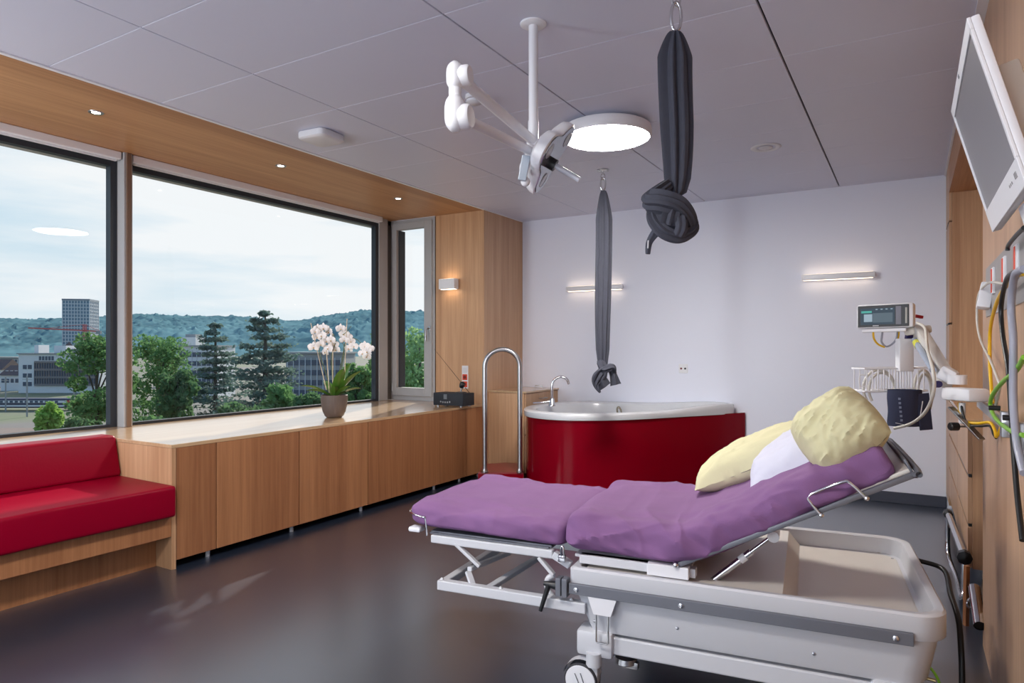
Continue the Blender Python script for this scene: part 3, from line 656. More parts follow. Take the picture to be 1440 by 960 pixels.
# ================================================================== hanging cloths
def hanging(name, label, top, zc0, zc1, wmax, seed, near):
    """top: ceiling point; cloth gathered from zc0 down to zc1, folds run lengthwise"""
    t = thing(name, label, 'cloth', (top.x, top.y, ZC), 'grey knotted cloths hung from the ceiling')
    MB().lathe([(.05, 2.752), (.05, 2.744), (.02, 2.741)], (top.x, top.y, 0), 24).build('ceiling_plate', STEEL, t, True)
    for an in (0, 2.1, 4.2): MB().ball((top.x + .036 * math.cos(an), top.y + .036 * math.sin(an), 2.742), .006, 8).build('screw', STEEL, t, True)
    z1 = zc0 + .02; zt = 2.742
    MB().tube([(top.x, top.y, zt), (top.x, top.y, zt - .03)], .007, 10).build('eye_bolt', CHROME, t, True)
    L = zt - .02 - z1; hh = min(.10, L * .45)
    def link(zc, h, w, ax):
        e = RT if ax else FW; return [Vector((top.x, top.y, zc)) + e * (w * math.cos(q)) + Vector((0, 0, h * math.sin(q))) for q in [2 * math.pi * k / 20 for k in range(20)]]
    MB().tube(link(zt - .045, .024, .016, True), .0045, 8, 0, True).build('shackle', CHROME, t, True)
    zl = zt - .062
    while zl - 2 * .026 > z1 + hh: MB().tube(link(zl - .022, .026, .013, False), .0045, 8, 0, True).build('shackle', CHROME, t, True); zl -= .042
    MB().tube(link((zl + z1 - .01) / 2, (zl - z1 + .03) / 2, .02, True), .0065, 10, 0, True).build('carabiner', CHROME, t, True)
    N = 60; K = 34; R = []
    rnd = random.Random(seed); ph_ = [rnd.uniform(0, 6.28) for _ in range(6)]
    for i in range(N + 1):
        s = i / N; z = zc0 + (zc1 - zc0) * s
        w = wmax * (.30 + .70 * min(1, s / .16) ** .7) * (1 - .30 * max(0, (s - .55) / .45) ** 1.4) if s < .999 else wmax * .4
        if s > .9: w *= 1 - .25 * (s - .9) / .1
        dpt = w * .62; ring = []
        for k in range(K * 3):
            an = 2 * math.pi * k / (K * 3)
            fold = 1 + .24 * math.cos(an * 7 + ph_[0] + .5 * math.sin(s * 3 + ph_[1])) + .13 * math.cos(an * 12 + ph_[2] + s * 1.2) + .06 * math.sin(an * 3 + ph_[3] + s * 2)
            sway = .006 * math.sin(s * 5 + ph_[4])
            p_ = Vector((top.x, top.y, z)) + RT * (w * .5 * math.cos(an) * fold + sway) + FW * (dpt * .5 * math.sin(an) * fold)
            ring.append(p_)
        R.append(ring)
    MB().rings(R).build('cloth', CLOTH, t, True)
    return t
def rope(path, rad, seed, nfold=9, sm=8, amp=.14):
    """thick folded strand of cloth along a path"""
    P = catmull(path, sm); m = len(P); R = []; T0 = None
    a = None
    for i in range(m):
        T = (P[min(i + 1, m - 1)] - P[max(0, i - 1)]).normalized()
        a = (T.orthogonal() if a is None else (a - T * a.dot(T))).normalized(); b = T.cross(a); s = i / (m - 1); r = rad(s) if callable(rad) else rad; ring = []
        for k in range(36):
            an = 2 * math.pi * k / 36; f = 1 + amp * math.cos(an * nfold + seed + s * 1.5) + amp * .5 * math.cos(an * 5 + seed * 2)
            ring.append(P[i] + a * (r * math.cos(an) * f) + b * (r * .8 * math.sin(an) * f))
        R.append(ring)
    return MB().rings(R)
# near one, above the bed
ntop = Vector((-.80, 2.62, ZC)); tn = (ntop - EYE).dot(FW)
def npx(x, y, d=0): return pT(x, y, tn - d)
ht = hanging('hanging_cloth', 'slate grey hanging cloth tied in one large knot above the bed', ntop, npx(938, 44).z, npx(938, 275).z, .105, 3, True)
k1 = npx(940, 292)
kn = rope([npx(938, 262), npx(925, 272, .03), npx(915, 282, .05), npx(930, 284, .08), npx(952, 292, .07), npx(966, 312, .03), npx(962, 326, 0)], lambda s: .03 + .012 * math.sin(s * 3.1), 1.0)
kn.build('knot', CLOTH, ht, True)
rope([npx(962, 300, -.02), npx(970, 318, .01), npx(955, 330, .05), npx(935, 325, .06), npx(922, 308, .04), npx(925, 290, .0), npx(945, 284, -.03)], lambda s: .034, 2.2).build('knot', CLOTH, ht, True)
rope([npx(948, 285, .03), npx(944, 300, .06), npx(940, 315, .05)], lambda s: .045, 4.0).build('knot', CLOTH, ht, True)
rope([npx(957, 305, .07), npx(958, 320, .09), npx(953, 331, .08)], lambda s: .024 - .004 * s, 4.4, 6).build('tail', CLOTH, ht, True)
rope([npx(930, 318, .03), npx(920, 330, .03), npx(913, 342, .02), npx(911, 357, .02)], lambda s: .019 - .010 * s, 5.0, 5).build('tail', CLOTH, ht, True)
MB().bar(npx(911.5, 338, .045), npx(911, 349, .045), .010, .003).build('care_tag', WHITEM, ht)
# far one, above the bath
ftop = pZ(848, 239, ZC); tf = (ftop - EYE).dot(FW)
def fpx(x, y, d=0): return pT(x, y, tf - d)
hf = hanging('hanging_cloth', 'long slate grey hanging cloth with a small bow knot above the bath', ftop, fpx(848, 268).z, fpx(850, 516).z, .112, 8, False)
rope([fpx(845, 508, 0), fpx(850, 518, .04), fpx(860, 516, .05), fpx(862, 522, .02)], lambda s: .034, 1.5, 6).build('knot', CLOTH, hf, True)
def ribbon(path, wfun, seed, thick=.012):
    P = catmull(path, 8); m = MB(); R = []; n = len(P)
    for i, p_ in enumerate(P):
        s = i / (n - 1); T = (P[min(i + 1, n - 1)] - P[max(i - 1, 0)]).normalized(); a = (T.cross(FW)).normalized(); w = wfun(s)
        ring = []
        for k in range(17): q = -1 + k / 8; ring.append(p_ + a * (w * q) + FW * (.010 * math.sin(q * 5 + seed + s * 3) * min(1, w / .03)))
        ring += [v + FW * thick for v in reversed(ring)]
        R.append(ring)
    return m.rings(R)
ribbon([fpx(853, 514, .05), fpx(847, 524, .06), fpx(843, 534, .06), fpx(850, 545, .05)], lambda s: .014 + .050 * math.sin(min(1, s * 1.05) * 1.9), 1.0).build('tail', CLOTH, hf, True)
ribbon([fpx(856, 515, .04), fpx(862, 526, .05), fpx(866, 541, .05)], lambda s: .014 + .030 * s, 2.0).build('tail', CLOTH, hf, True)
ribbon([fpx(846, 524, .07), fpx(839, 538, .07), fpx(840, 544, .07), fpx(844, 552, .07)], lambda s: .030 * (1 - .85 * s) + .003, 3.0).build('tail', CLOTH, hf, True)

# ================================================================== examination lamp
mt = pZ(750, 33, ZC); te = (mt - EYE).dot(FW)
ex_ = thing('examination_lamp', 'white ceiling examination lamp with folded double arm and tilted head', 'lamp', (mt.x, mt.y, ZC))
MB().lathe([(.058, 2.752), (.058, 2.744), (.05, 2.739), (.026, 2.738)], (mt.x, mt.y, 0), 36).build('ceiling_plate', WHITE, ex_, True)
zb_ = pT(750, 186, te).z; zj = pT(750, 200, te).z
MB().cyl((mt.x, mt.y, zb_), (mt.x, mt.y, 2.74), .0205, 24).build('pole', WHITE, ex_, True)
MB().cyl((mt.x, mt.y, zj), (mt.x, mt.y, zb_ + .05), .023, 24).ball((mt.x, mt.y, zj), .03, 16, (1, 1, .8)).build('joint', WHITE, ex_, True)
e1 = pZ(650, 112, zj + .015); tel = (e1 - EYE).dot(FW)
MB().cyl((mt.x, mt.y, zj + .005), e1, .0205, 20).build('arm', WHITE, ex_, True)
ez = [pT(640, y, tel).z for y in (92, 127, 150, 185)]
exy = pT(640, 120, tel)
el = thing
def pill(z0, z1, r, cx, cy):
    m = MB(); R = []
    for k in range(13):
        q = k / 12; z = z0 + (z1 - z0) * q; w = r * (1 - abs(2 * q - 1) ** 3.2) ** .5 if 0 < q < 1 else r * .35; R.append([Vector((cx, cy, z)) + RT * (w * .85 * math.cos(a)) + FW * (w * math.sin(a)) for a in [2 * math.pi * j / 28 for j in range(28)]])
    return m.rings(R)
pill(ez[1], ez[0] + .012, .036, exy.x, exy.y).build('elbow_cap', WHITE, ex_, True)
MB().cyl((exy.x, exy.y, ez[2]), (exy.x, exy.y, ez[1] + .01), .022, 20).build('elbow_pin', WHITE, ex_, True)
pill(ez[3], ez[1] - .015, .043, exy.x, exy.y).build('elbow_housing', WHITE, ex_, True)
e2 = pT(655, 168, tel); cm = pT(645, 112, tel)
for (c0, r_) in ((pT(647, 107, tel), .035), (pT(648, 165, tel), .043)):
    MB().lathe([(.001, -.03), (r_ * .9, -.028), (r_, -.02), (r_, .03), (r_ * .85, .038), (.001, .039)], c0, 24, RT * .6 - FW * .2).build('elbow_cover', WHITE, ex_, True)
hd = pT(747, 213, te - .12)
MB().cyl(e2, hd, .019, 20).build('arm', WHITE, ex_, True)
MB().cyl(hd - RT * .02, hd + RT * .035, .026, 18).ball(hd, .03, 14).build('joint', WHITE, ex_, True)
# head: trefoil reflector disc seen edge-on; normal points down and to the right
th = te - .12
ha = pT(806, 178, th + .10); hb = pT(743, 258, th - .03); hc = pT(775, 219, th + .02)
axis_u = (ha - hb).normalized()
nrm = Vector(RT * .80 + Vector((0, 0, -.60)) - FW * .16); nrm = (nrm - axis_u * nrm.dot(axis_u)).normalized(); axv = axis_u.cross(nrm)
Lh = (ha - hb).length / 2
def trefoil(sc, off, bulge=1.0):
    out = []
    for k in range(60):
        a = 2 * math.pi * k / 60; r = Lh * (.80 + .20 * math.cos(3 * a)) * sc
        out.append(hc + axis_u * (r * math.cos(a) - Lh * .02) + axv * (r * math.sin(a)) + nrm * off)
    return out
MB().rings([trefoil(.3, -.055), trefoil(.75, -.05), trefoil(.95, -.035), trefoil(1.0, -.015), trefoil(1.0, .006), trefoil(.97, .010)]).build('head_shell', WHITE, ex_, True)
MB().rings([trefoil(.95, .0105), trefoil(.93, .014), trefoil(.5, .012)]).build('reflector', MIRROR, ex_, True)
for k in range(3):
    a = 2 * math.pi * k / 3; q = hc + (axis_u * math.cos(a) + axv * math.sin(a)) * (Lh * .62) + nrm * .0125
    MB().lathe([(.001, .003), (.030, .003), (.033, .002), (.034, .0)], q, 26, nrm).build('lens', simple('lens %d' % k, rgb(176, 182, 188), .15, spec=.8), ex_, True)
hn = hc - axis_u * (Lh * .18) + nrm * .012
MB().cyl(hn, hn + nrm * .03, .026, 20).build('handle_collar', BLACK, ex_, True)
MB().cyl(hn + nrm * .03, hn + nrm * .15, .0125, 18).build('handle', simple('handle sleeve', rgb(190, 192, 202), .3), ex_, True)
yk = [hd + Vector((0, 0, -.01)), hd + RT * -.035 + Vector((0, 0, -.06)), pT(737, 245, th - .02), hb + nrm * -.02]
MB().tube(yk, .014, 12, 6).build('yoke', WHITE, ex_, True)
MB().tube([hd + RT * .02, hc - nrm * .045], .02, 14).build('yoke_stub', WHITE, ex_, True)
kp = [pT(735, 226, th - .06), pT(733, 238, th - .06), pT(736, 250, th - .06)]
MB().bar(pT(740, 219, th - .05), pT(734, 254, th - .05), .035, .02, .004, FW).build('control_panel', simple('control foil', rgb(168, 178, 190), .3), ex_)
MB().ball(hb - nrm * .015, .02, 12).build('end_knob', WHITE, ex_, True)

# ================================================================== delivery bed (built in its own frame: x foot->head, y near->far)
BO = Vector((-1.12, 2.32, 0)); BA = math.radians(7.0)
bed = thing('delivery_bed', 'adjustable delivery bed on castors with raised back under a purple sheet', 'bed', BO, rz=BA)
BX = Vector((math.cos(BA), math.sin(BA), 0)); BY = Vector((-math.sin(BA), math.cos(BA), 0))
def toL(p): q = p - BO; return Vector((q.dot(BX), q.dot(BY), q.z))
def toW(l): return BO + BX * l[0] + BY * l[1] + Vector((0, 0, l[2]))
def BL(px_, py_, v):                                                # pixel -> bed frame on the plane y = v
    d = ray(px_, py_); k = (v - (EYE - BO).dot(BY)) / d.dot(BY); return toL(EYE + d * k)
def bp(m, name, mat, smooth=False, parent=None): return m.build(name, mat, parent or bed, smooth, local=True)
BWID = .97
# chassis
m = MB(); R = []
for (z, x0, x1, ins, r) in ((.245, .075, 1.185, .03, .09), (.26, .07, 1.192, .025, .09), (.402, .012, 1.22, .012, .09)):
    R.append(rrect(x0, x1, ins, BWID - ins, (.02, r, r, .02), z, 8))
bp(m.rings(R), 'chassis', BEDW, True)
tray = [rrect(0.0, 1.235, 0, BWID, (.02, .10, .10, .02), .400, 8), rrect(-.003, 1.238, -.003, BWID + .003, (.02, .10, .10, .02), .405, 8), rrect(-.003, 1.238, -.003, BWID + .003, (.02, .10, .10, .02), .478, 8), rrect(.004, 1.231, .004, BWID - .004, (.02, .095, .095, .02), .485, 8),
        rrect(.022, 1.213, .022, BWID - .022, (.02, .085, .085, .02), .485, 8), rrect(.03, 1.205, .03, BWID - .03, (.02, .08, .08, .02), .480, 8), rrect(.04, 1.195, .04, BWID - .04, (.02, .075, .075, .02), .416, 8), rrect(.06, 1.175, .06, BWID - .06, (.02, .06, .06, .02), .412, 8)]
bp(MB().rings(tray), 'tray', BEDW, True)
bp(MB().rings([rrect(.052, 1.183, .052, BWID - .052, (.02, .065, .065, .02), .4125, 8), rrect(.06, 1.175, .06, BWID - .06, (.02, .06, .06, .02), .4150, 8)]), 'tray_floor', BEDT)
bp(MB().prism([(.05, .413), (.80, .413), (.752, .474), (.05, .474)], 'y', .046, .924), 'raised_cover', BEDT)
for y in (-.018, BWID + .003):
    rl = bp(MB().box(.0, 1.135, y, y + .015, .388, .428, .002), 'side_rail', RAILG)
    for x in (.03, .42, 1.085): bp(MB().lathe([(.009, 0), (.009, .004), (.005, .006), (.001, .006)], (x, y + (0 if y < 0 else .015), .408), 12, (0, -1 if y < 0 else 1, 0)), 'screw', CHROME, True, rl)
for (x, z) in ((.09, .285), (.40, .31), (.85, .30)): bp(MB().lathe([(.006, 0), (.006, .003), (.001, .004)], (x, .022 - .0, z), 10, (0, -1, 0)), 'screw', CHROME, True)
for y in (.03, BWID - .09):
    bp(MB().box(.16, 1.13, y, y + .06, .165, .232, .006), 'base_bar', BEDW)
    bp(MB().box(.02, .162, y - .02, y + .085, .150, .247, .014), 'corner_block', BEDW, True)
    bp(MB().box(1.02, 1.16, y - .02, y + .085, .150, .247, .014), 'corner_block', BEDW, True)
bp(MB().box(.2, 1.0, .2, .78, .20, .26), 'lift_column', simple('lift column grey', rgb(120, 120, 124), .5))  # lift column in plain mid grey
def caster(x, y):
    r = .064
    c = bp(MB().cyl((x + .035, y + .015, .12), (x + .035, y + .015, .17), .03, 18), 'caster', BEDW, True)
    hood = [Vector((x - .01 + (r + .010) * math.cos(a), y + .015, r + (r + .010) * math.sin(a))) for a in [math.radians(20 + 150 * k / 12) for k in range(13)]]
    m = MB(); vs = []; fs = []
    for h in hood:
        for dy in (-.012, .024): vs.append(h + Vector((0, dy, 0))); 
    for i in range(12): fs.append((2 * i, 2 * i + 1, 2 * i + 3, 2 * i + 2))
    m.add(vs, fs).box(x + .01, x + .055, y - .003, y + .045, .05, .14, .01)
    bp(m, 'fork', BEDW, True, c)
    for (dy, w) in ((-.022, .016), (.022, .016)):
        bp(MB().lathe([(.02, -w / 2), (r - .004, -w / 2), (r, -w / 2 + .004), (r, w / 2 - .004), (r - .004, w / 2), (.02, w / 2)], (x - .01, y + .015 + dy, r), 36, (0, 1, 0)), 'wheel', RUBBER, True, c)
        bp(MB().lathe([(.001, 0), (r * .55, -.0025), (r * .90, -.001), (r * .92, .002)], (x - .01, y + .015 + dy + (-w / 2 - .0015 if dy < 0 else w / 2 + .0015), r), 36, (0, 1, 0) if dy < 0 else (0, -1, 0)), 'wheel_cap', WHITE, True, c)
    bp(MB().lathe([(.009, 0), (.008, .002), (.001, .003)], (x + .005, y + .015 - .0365, r - .028), 14, (0, -1, 0)), 'brake_mark', simple('yellow brake mark', rgb(222, 190, 60), .4), True, c)
    q = [(x - .03, y - .0200, r + .028), (x - .003, y - .0200, r - .034), (x + .006, y - .0200, r - .039), (x + .015, y - .0200, r - .030), (x - .008, y - .0200, r + .032)]
    bp(MB().tube(q, .0016, 6), 'brake_line', RAILG, False, c)
cq = BL(820, 939, -.02)
for (x, y) in ((.055, .0), (.055, BWID - .06), (1.10, .0), (1.10, BWID - .06)): caster(x, y)
bp(MB().lathe([(.001, 0), (.04, .0), (.042, .02), (.03, .028)], (.20, .07, .15), 20, (0, 0, -1)).box(.19, .25, .05, .075, .115, .14, .003), 'pedal', STEEL, True)
# bracket with wire loop on the near side
pa = [BL(826, 832, -.022), BL(864, 840, -.022), BL(858, 862, -.022), BL(835, 858, -.022)]
x0, x1 = .075, .185
bk = bp(MB().prism([(x0, .388), (x1, .388), (x1 - .022, .325), (x0 + .022, .325)], 'y', -.016, -.006), 'bracket', WHITE)
bp(MB().tube([(x0 + .032, -.012, .33), (x0 + .032, -.012, .225), (x0 + .036, -.012, .22), (x1 - .036, -.012, .22), (x1 - .032, -.012, .225), (x1 - .032, -.012, .33)], .0035, 8), 'wire_loop', STEEL, True, bk)
# clamp and lever at the rail end
cl_ = bp(MB().box(-.05, -.028, -.03, .01, .375, .445, .003).box(-.025, -.003, -.03, .01, .375, .445, .003), 'clamp', RAILG)
bp(MB().cyl((-.045, -.01, .41), (-.10, -.02, .415), .019, 16, .008).tube([(-.08, -.02, .41), (-.095, -.025, .36), (-.11, -.03, .31)], lambda t: .011 - .004 * t, 12, 4), 'lever', BLACK, True, cl_)
# foot section: base frame, supports, scissor links
for y in (.0, .74): bp(MB().box(-.585, .06, y, y + .036, .312, .352, .004), 'foot_base_bar', BEDW)
bp(MB().box(-.585, -.55, .036, .74, .316, .348, .004), 'foot_base_cross', BEDW)
for y in (.05, .76): 
    bp(MB().box(-.645, -.09, y, y + .03, .488, .522, .005), 'foot_rail', BEDW)
    bp(MB().box(-.655, -.11, y + .01, y + .04, .524, .530), 'foot_rail_edge', RAILG)
bp(MB().box(-.655, -.10, .07, .76, .522, .536, .004), 'foot_plate', RAILG)
def lk(a, b, w=.022, h=.014): bp(MB().bar(a, b, w, h, .003), 'foot_link', BEDW)
a, b = BL(640, 763, .06), BL(675, 796, .06); lk(a, b)
a2, b2 = BL(658, 803, .06), BL(666, 826, .03); lk(a2, b2, .026)
lk(BL(660, 800, .06), BL(716, 777, .40), .022, .018)
lk(BL(684, 829, .03), BL(755, 785, .45), .03, .02)
lk(BL(758, 783, .06), BL(779, 808, .06), .026)
bp(MB().tube([BL(779, 808, .06), BL(770, 815, .06), BL(772, 832, .06), BL(792, 855, .06)], .012, 10, 5), 'foot_link', BEDW, True)
for x in (-.57, -.30, .0): bp(MB().ball((x, .018, .353), .008, 8), 'screw', BEDW, True)
# mattresses
def sheet(name, path, y0, y1, thick, round_, seed, wr, uend=(.04, .04)):
    """path: list of (x, z_bottom, tilt) -> loft of rounded sections with pulled creases"""
    P = catmull([(a, 0, b) for a, b in path], 22); n = len(P); R = []; K = 112
    tot = sum((P[i + 1] - P[i]).length for i in range(n - 1)); acc = 0
    for i in range(n):
        T = (P[min(i + 1, n - 1)] - P[max(i - 1, 0)]).normalized(); N = Vector((-T.z, 0, T.x))
        if i: acc += (P[i] - P[i - 1]).length
        e0 = min(1, acc / uend[0]) if uend[0] else 1; e1 = min(1, (tot - acc) / uend[1]) if uend[1] else 1; e = min(e0, e1)
        sh = math.sqrt(max(0, 1 - (1 - e) ** 2)); ring = []
        for k in range(K):
            an = 2 * math.pi * k / K; c, s = math.cos(an), math.sin(an)
            sy = math.copysign(abs(c) ** .28, c); sz = math.copysign(abs(s) ** .55, s)
            hy = (y1 - y0) / 2 - (1 - sh) * .05; th_ = thick(acc / tot)
            y = (y0 + y1) / 2 + sy * hy; h = (sz * .5 + .5) * th_ * (.55 + .45 * sh) + (1 - sh) * th_ * .22
            p_ = P[i] + N * h; p_.y = y
            side = 1 - max(0, sz)                                # more creases on the sides
            w = wr * (fbm((p_.x * 1.2 + seed, p_.y * 3.2, p_.z * 2.5), 2.1, 3) * .8 + .8 * fbm((p_.x * 3 + p_.z * 5, p_.y * 1.2 + seed, p_.x), 2.6, 2) * side)
            fx = p_.x * .8 + p_.z * 1.4
            rg = (1 - abs(noise.noise(Vector((fx * 2.2 + seed, p_.y * 7.0, p_.z * 9.0 - p_.x * 3.2))))) ** 4
            rg2 = (1 - abs(noise.noise(Vector((p_.x * 6.5 + p_.y * 5 + seed * 2, p_.y * 2.5 - p_.x * 3, p_.z * 3))))) ** 6
            w += wr * (.62 * rg * (.55 + .6 * side) + .38 * rg2)
            crown = .012 * (1 - sy * sy) if sz > 0 else 0
            R_ = p_ + N * (w + crown) * (1 if sz > -.3 else .15); R_.y += (w * 1.3) * sy * (1 if abs(sy) > .8 else 0); ring.append(R_)
        R.append(ring)
    return bp(MB().rings(R), name, PURPLE, True)
sheet('foot_mattress', [(-.755, .545), (-.58, .541), (-.3, .535), (-.045, .528)], .05, .80, lambda s: .102, .03, 3.0, .014, (.07, .035))
back_path = [(-.04, .528), (.1, .524), (.28, .520), (.42, .526), (.52, .560), (.70, .660), (.92, .790), (1.11, .900)]
sheet('back_mattress', back_path, .03, .82, lambda s: .142 + .010 * math.sin(s * 3.1) - .012 * s, .03, 9.0, .018, (.06, .04))
# back frame
hinge = Vector((.405, 0, .538)); topv = Vector((1.14, 0, .918)); bd = (topv - hinge).normalized(); bn = Vector((-bd.z, 0, bd.x))
for y in (.03, .80):
    bp(MB().bar(hinge + Vector((0, y, 0)), topv + Vector((0, y, 0)), .018, .022, .003, (0, 1, 0)), 'back_rail', RAILG, True)
    bp(MB().ball(hinge + Vector((-.01, y - .012 if y < .5 else y + .012, .0)), .012, 12), 'pivot', CHROME, True)
    bp(MB().box(.29, .44, y - .01, y + .03, .487, .530, .003), 'hinge_bracket', WHITE)
bp(MB().bar(hinge + Vector((.03, .425, 0)) + bn * .012, topv + Vector((0, .425, 0)) + bn * .012, .012, .74, .003, (0, 1, 0)), 'back_plate', BEDT)
te_ = topv + bn * .02
bp(MB().tube([topv + Vector((0, .03, 0)), topv + Vector((.012, .04, .012)), topv + Vector((.012, .80, .012)), topv + Vector((0, .81, 0))], .010, 10, 3).bar(topv + Vector((.0, .42, .0)) + bn * .050, topv + Vector((.0, .42, .0)) - bn * .005, .009, .74, .003, (0, 1, 0)), 'head_bumper', RAILG, True)
def loop(s0, s1, y, hgt, name='handle_loop'):
    a = hinge + bd * s0 + Vector((0, y, 0)) - bn * .012; b = hinge + bd * s1 + Vector((0, y, 0)) - bn * .012
    o = Vector((0, -.02 if y < .5 else .02, 0)); u = bn * hgt
    bp(MB().tube([a + o, a + o + u * .80 - bd * .012, a + o + u * .95 - bd * .004, a + o + u + bd * .014, a + o * .9 + u + bd * .06, b + o + u - bd * .055, b + o + u * .97 - bd * .036, b + o + u * .85 - bd * .022, b + o], .0055, 10, 3).ball(a + o, .009, 8).ball(b + o, .009, 8), name, CHROME, True)
loop(.52, .67, .03, .075); loop(.52, .67, .80, .075)
for y in (.12, .84):
    a = BL(992, 824, .12); b = BL(1088, 752, .12); a.y = b.y = y
    if y > .5: a.y = b.y = .74
    d = (b - a)
    gs = bp(MB().cyl(a, a + d * .68, .0125, 16), 'gas_spring', CHROME, True)
    bp(MB().cyl(a + d * .66, b, .007, 12), 'piston', CHROME, True, gs)
    bp(MB().cyl(a + d * .52, a + d * .60, .0145, 16), 'sleeve', WHITE, True, gs)
    bp(MB().cyl(b + Vector((0, -.03, 0)), b + Vector((0, .03, 0)), .02, 14).bar(b, b + bn * .05 + bd * .03, .04, .03, .004, (0, 1, 0)), 'spring_lug', WHITE, True, gs)
# loops at the foot corners and the strap clip between the two mattresses
for (y, s) in ((.05, -1), (.805, 1)):
    bp(MB().tube([(-.66, y + s * .006, .520), (-.662, y + s * .014, .592), (-.68, y + s * .016, .600), (-.745, y - s * .003, .608), (-.768, y - s * .05, .612)], .0045, 8, 5), 'corner_loop', CHROME, True)
bp(MB().box(-.765, -.705, .06, .11, .520, .542, .008), 'corner_cap', WHITE, True)
bp(MB().tube([(-.045, .03, .50), (-.045, .024, .545), (-.04, .024, .552), (-.035, .024, .545), (-.035, .03, .50)], .004, 8, 3).box(-.06, -.03, .025, .045, .488, .515, .003), 'strap_clip', CHROME, True)
bp(MB().bar((-.09, .065, .505), (-.02, .065, .47), .03, .03, .004), 'foot_hinge', BEDW)
bp(MB().box(.02, .46, .05, .09, .487, .520, .003).box(.02, .46, .76, .80, .487, .520, .003).box(.0, .44, .06, .79, .508, .520, .002), 'seat_frame', BEDW)
# tray screws
for (x, y) in ((1.165, .10), (1.165, .86), (1.12, .93)): bp(MB().lathe([(.006, 0), (.006, .003), (.001, .004)], (x, y, .4155), 10), 'screw', CHROME, True)
# cables hanging from the bed
pc = thing('bed_power_cable', 'black power cable hanging behind the bed tray down to the floor', 'cable', (.22, 2.95, 0))
MB().tube([toW((1.20, .93, .44)), toW((1.245, .88, .42)), pT(1326, 800, 2.80), pT(1337, 836, 2.62), pT(1348, 872, 2.5), pT(1352, 920, 2.42), pT(1353, 965, 2.4), pT(1352, 1000, 2.38)], .010, 10, 8).build('lead', BLACK, pc, True)
gc = thing('earth_cable', 'green and yellow earth wire looping out under the bed head end', 'cable', toW((1.2, .2, .25)))
MB().tube([toW((1.17, .12, .30)), toW((1.205, .11, .27)), toW((1.225, .12, .22)), toW((1.22, .13, .15)), toW((1.19, .14, .10)), toW((1.15, .15, .12))], .0045, 8, 6).build('wire', GREENC, gc, True)
MB().cyl(toW((1.16, .14, .235)), toW((1.215, .13, .232)), .0055, 10).build('bolt', simple('brass bolt', rgb(190, 170, 120), .3, metal=1), gc, True)

# ================================================================== pillows
def slope_z(u):                                                     # upper side of the back mattress
    for (a, b), (c, d) in zip(back_path[:-1], back_path[1:]):
        if a <= u <= c: return b + (d - b) * (u - a) / (c - a) + .125 / max(.6, math.cos(math.atan2(d - b, c - a)))
    return back_path[-1][1] + .14
def pillow(name, label, cw, ux, uy, w, h, th, mat, seed, pinch=.55, sag=0, flat=.30, crease=.014, rnd=.3):
    """cw centre, ux/uy in-plane unit axes; flat underside share"""
    ux = Vector(ux).normalized(); uy = (Vector(uy) - ux * Vector(uy).dot(ux)).normalized(); nz = ux.cross(uy)
    N = 40; vs = []; fs = []
    def pt(i, j, sgn):
        a = -1 + 2 * i / N; b = -1 + 2 * j / N
        e = max(0, (1 - abs(a) ** 3)) ** .62 * max(0, (1 - abs(b) ** 3)) ** .62
        ca = 1 - pinch * .12 * (1 - abs(a)) * 0; rim = 1 - .075 * pinch * (1 - a * a) * (abs(b) ** 2) - .0
        rim2 = 1 - .075 * pinch * (1 - b * b) * (abs(a) ** 2)
        x = a * w / 2 * rim2 * math.sqrt(1 - rnd * b * b / 2); y = b * h / 2 * rim * math.sqrt(1 - rnd * a * a / 2)
        k = e * th * (1 - flat if sgn > 0 else flat)
        p = Vector((a * 2.2 + seed, b * 1.6, sgn * .7))
        edge = min(1, (1 - max(abs(a), abs(b))) * 6)
        wv = crease * (noise.noise(p * 1.1) + .8 * (1 - abs(noise.noise(Vector((a * 1.3 + b * 1.6 + seed, b * 4.2 - a * 2.0, sgn))))) ** 4 + .15 * noise.noise(p * 5)) * (.35 + .65 * edge) + crease * .35 * (1 - edge) * noise.noise(Vector((a * 7, b * 7, seed)))
        return cw + ux * x + uy * y + nz * (sgn * k + (wv if sgn > 0 else wv * .5) - sag * (a * a))
    for sgn in (1, -1):
        for j in range(N + 1):
            for i in range(N + 1): vs.append(pt(i, j, sgn))
    M = (N + 1) ** 2
    for j in range(N):
        for i in range(N):
            q = j * (N + 1) + i; fs.append((q, q + 1, q + N + 2, q + N + 1)); fs.append((M + q, M + q + N + 1, M + q + N + 2, M + q + 1))
    m = MB().add(vs, fs); bm_ = bmesh.new()
    vv = [bm_.verts.new(v) for v in m.v]
    for f in m.f:
        try: bm_.faces.new([vv[i] for i in f])
        except ValueError: pass
    bmesh.ops.remove_doubles(bm_, verts=bm_.verts, dist=.0015)
    t = thing(name, label, 'pillow', cw - nz * th * flat, 'pillows on the delivery bed')
    o = MB().bm(bm_).build('cover', mat, t, True)
    return t, o, (ux, uy, nz)
BN = BX * bn.x + Vector((0, 0, bn.z)); BD = BX * bd.x + Vector((0, 0, bd.z))
def onbed(u, v, up=0): return toW((u, v, slope_z(u))) + BN * up
pillow('white_pillow', 'flat white pillow lying under the two yellow pillows', onbed(.87, .45, .010), BD, BY, .55, .64, .13, PWHITE, 4.0, flat=.18)
pt_, po, ax = pillow('yellow_pillow', 'long pale yellow pillow lying flat towards the far bed edge', onbed(.70, .63, .055), BD * 1.0 + Vector((0, 0, -.04)), BY, .66, .40, .18, YEL, 11.0, flat=.42)
tip = onbed(.70, .63, .055) - ax[0] * .295 - ax[1] * .10
MB().bar(tip + ax[1] * .012 + ax[2] * .012, tip - ax[1] * .012 + ax[2] * .012, .014, .010, .001).build('care_label', simple('green label', rgb(40, 130, 80), .6), pt_)
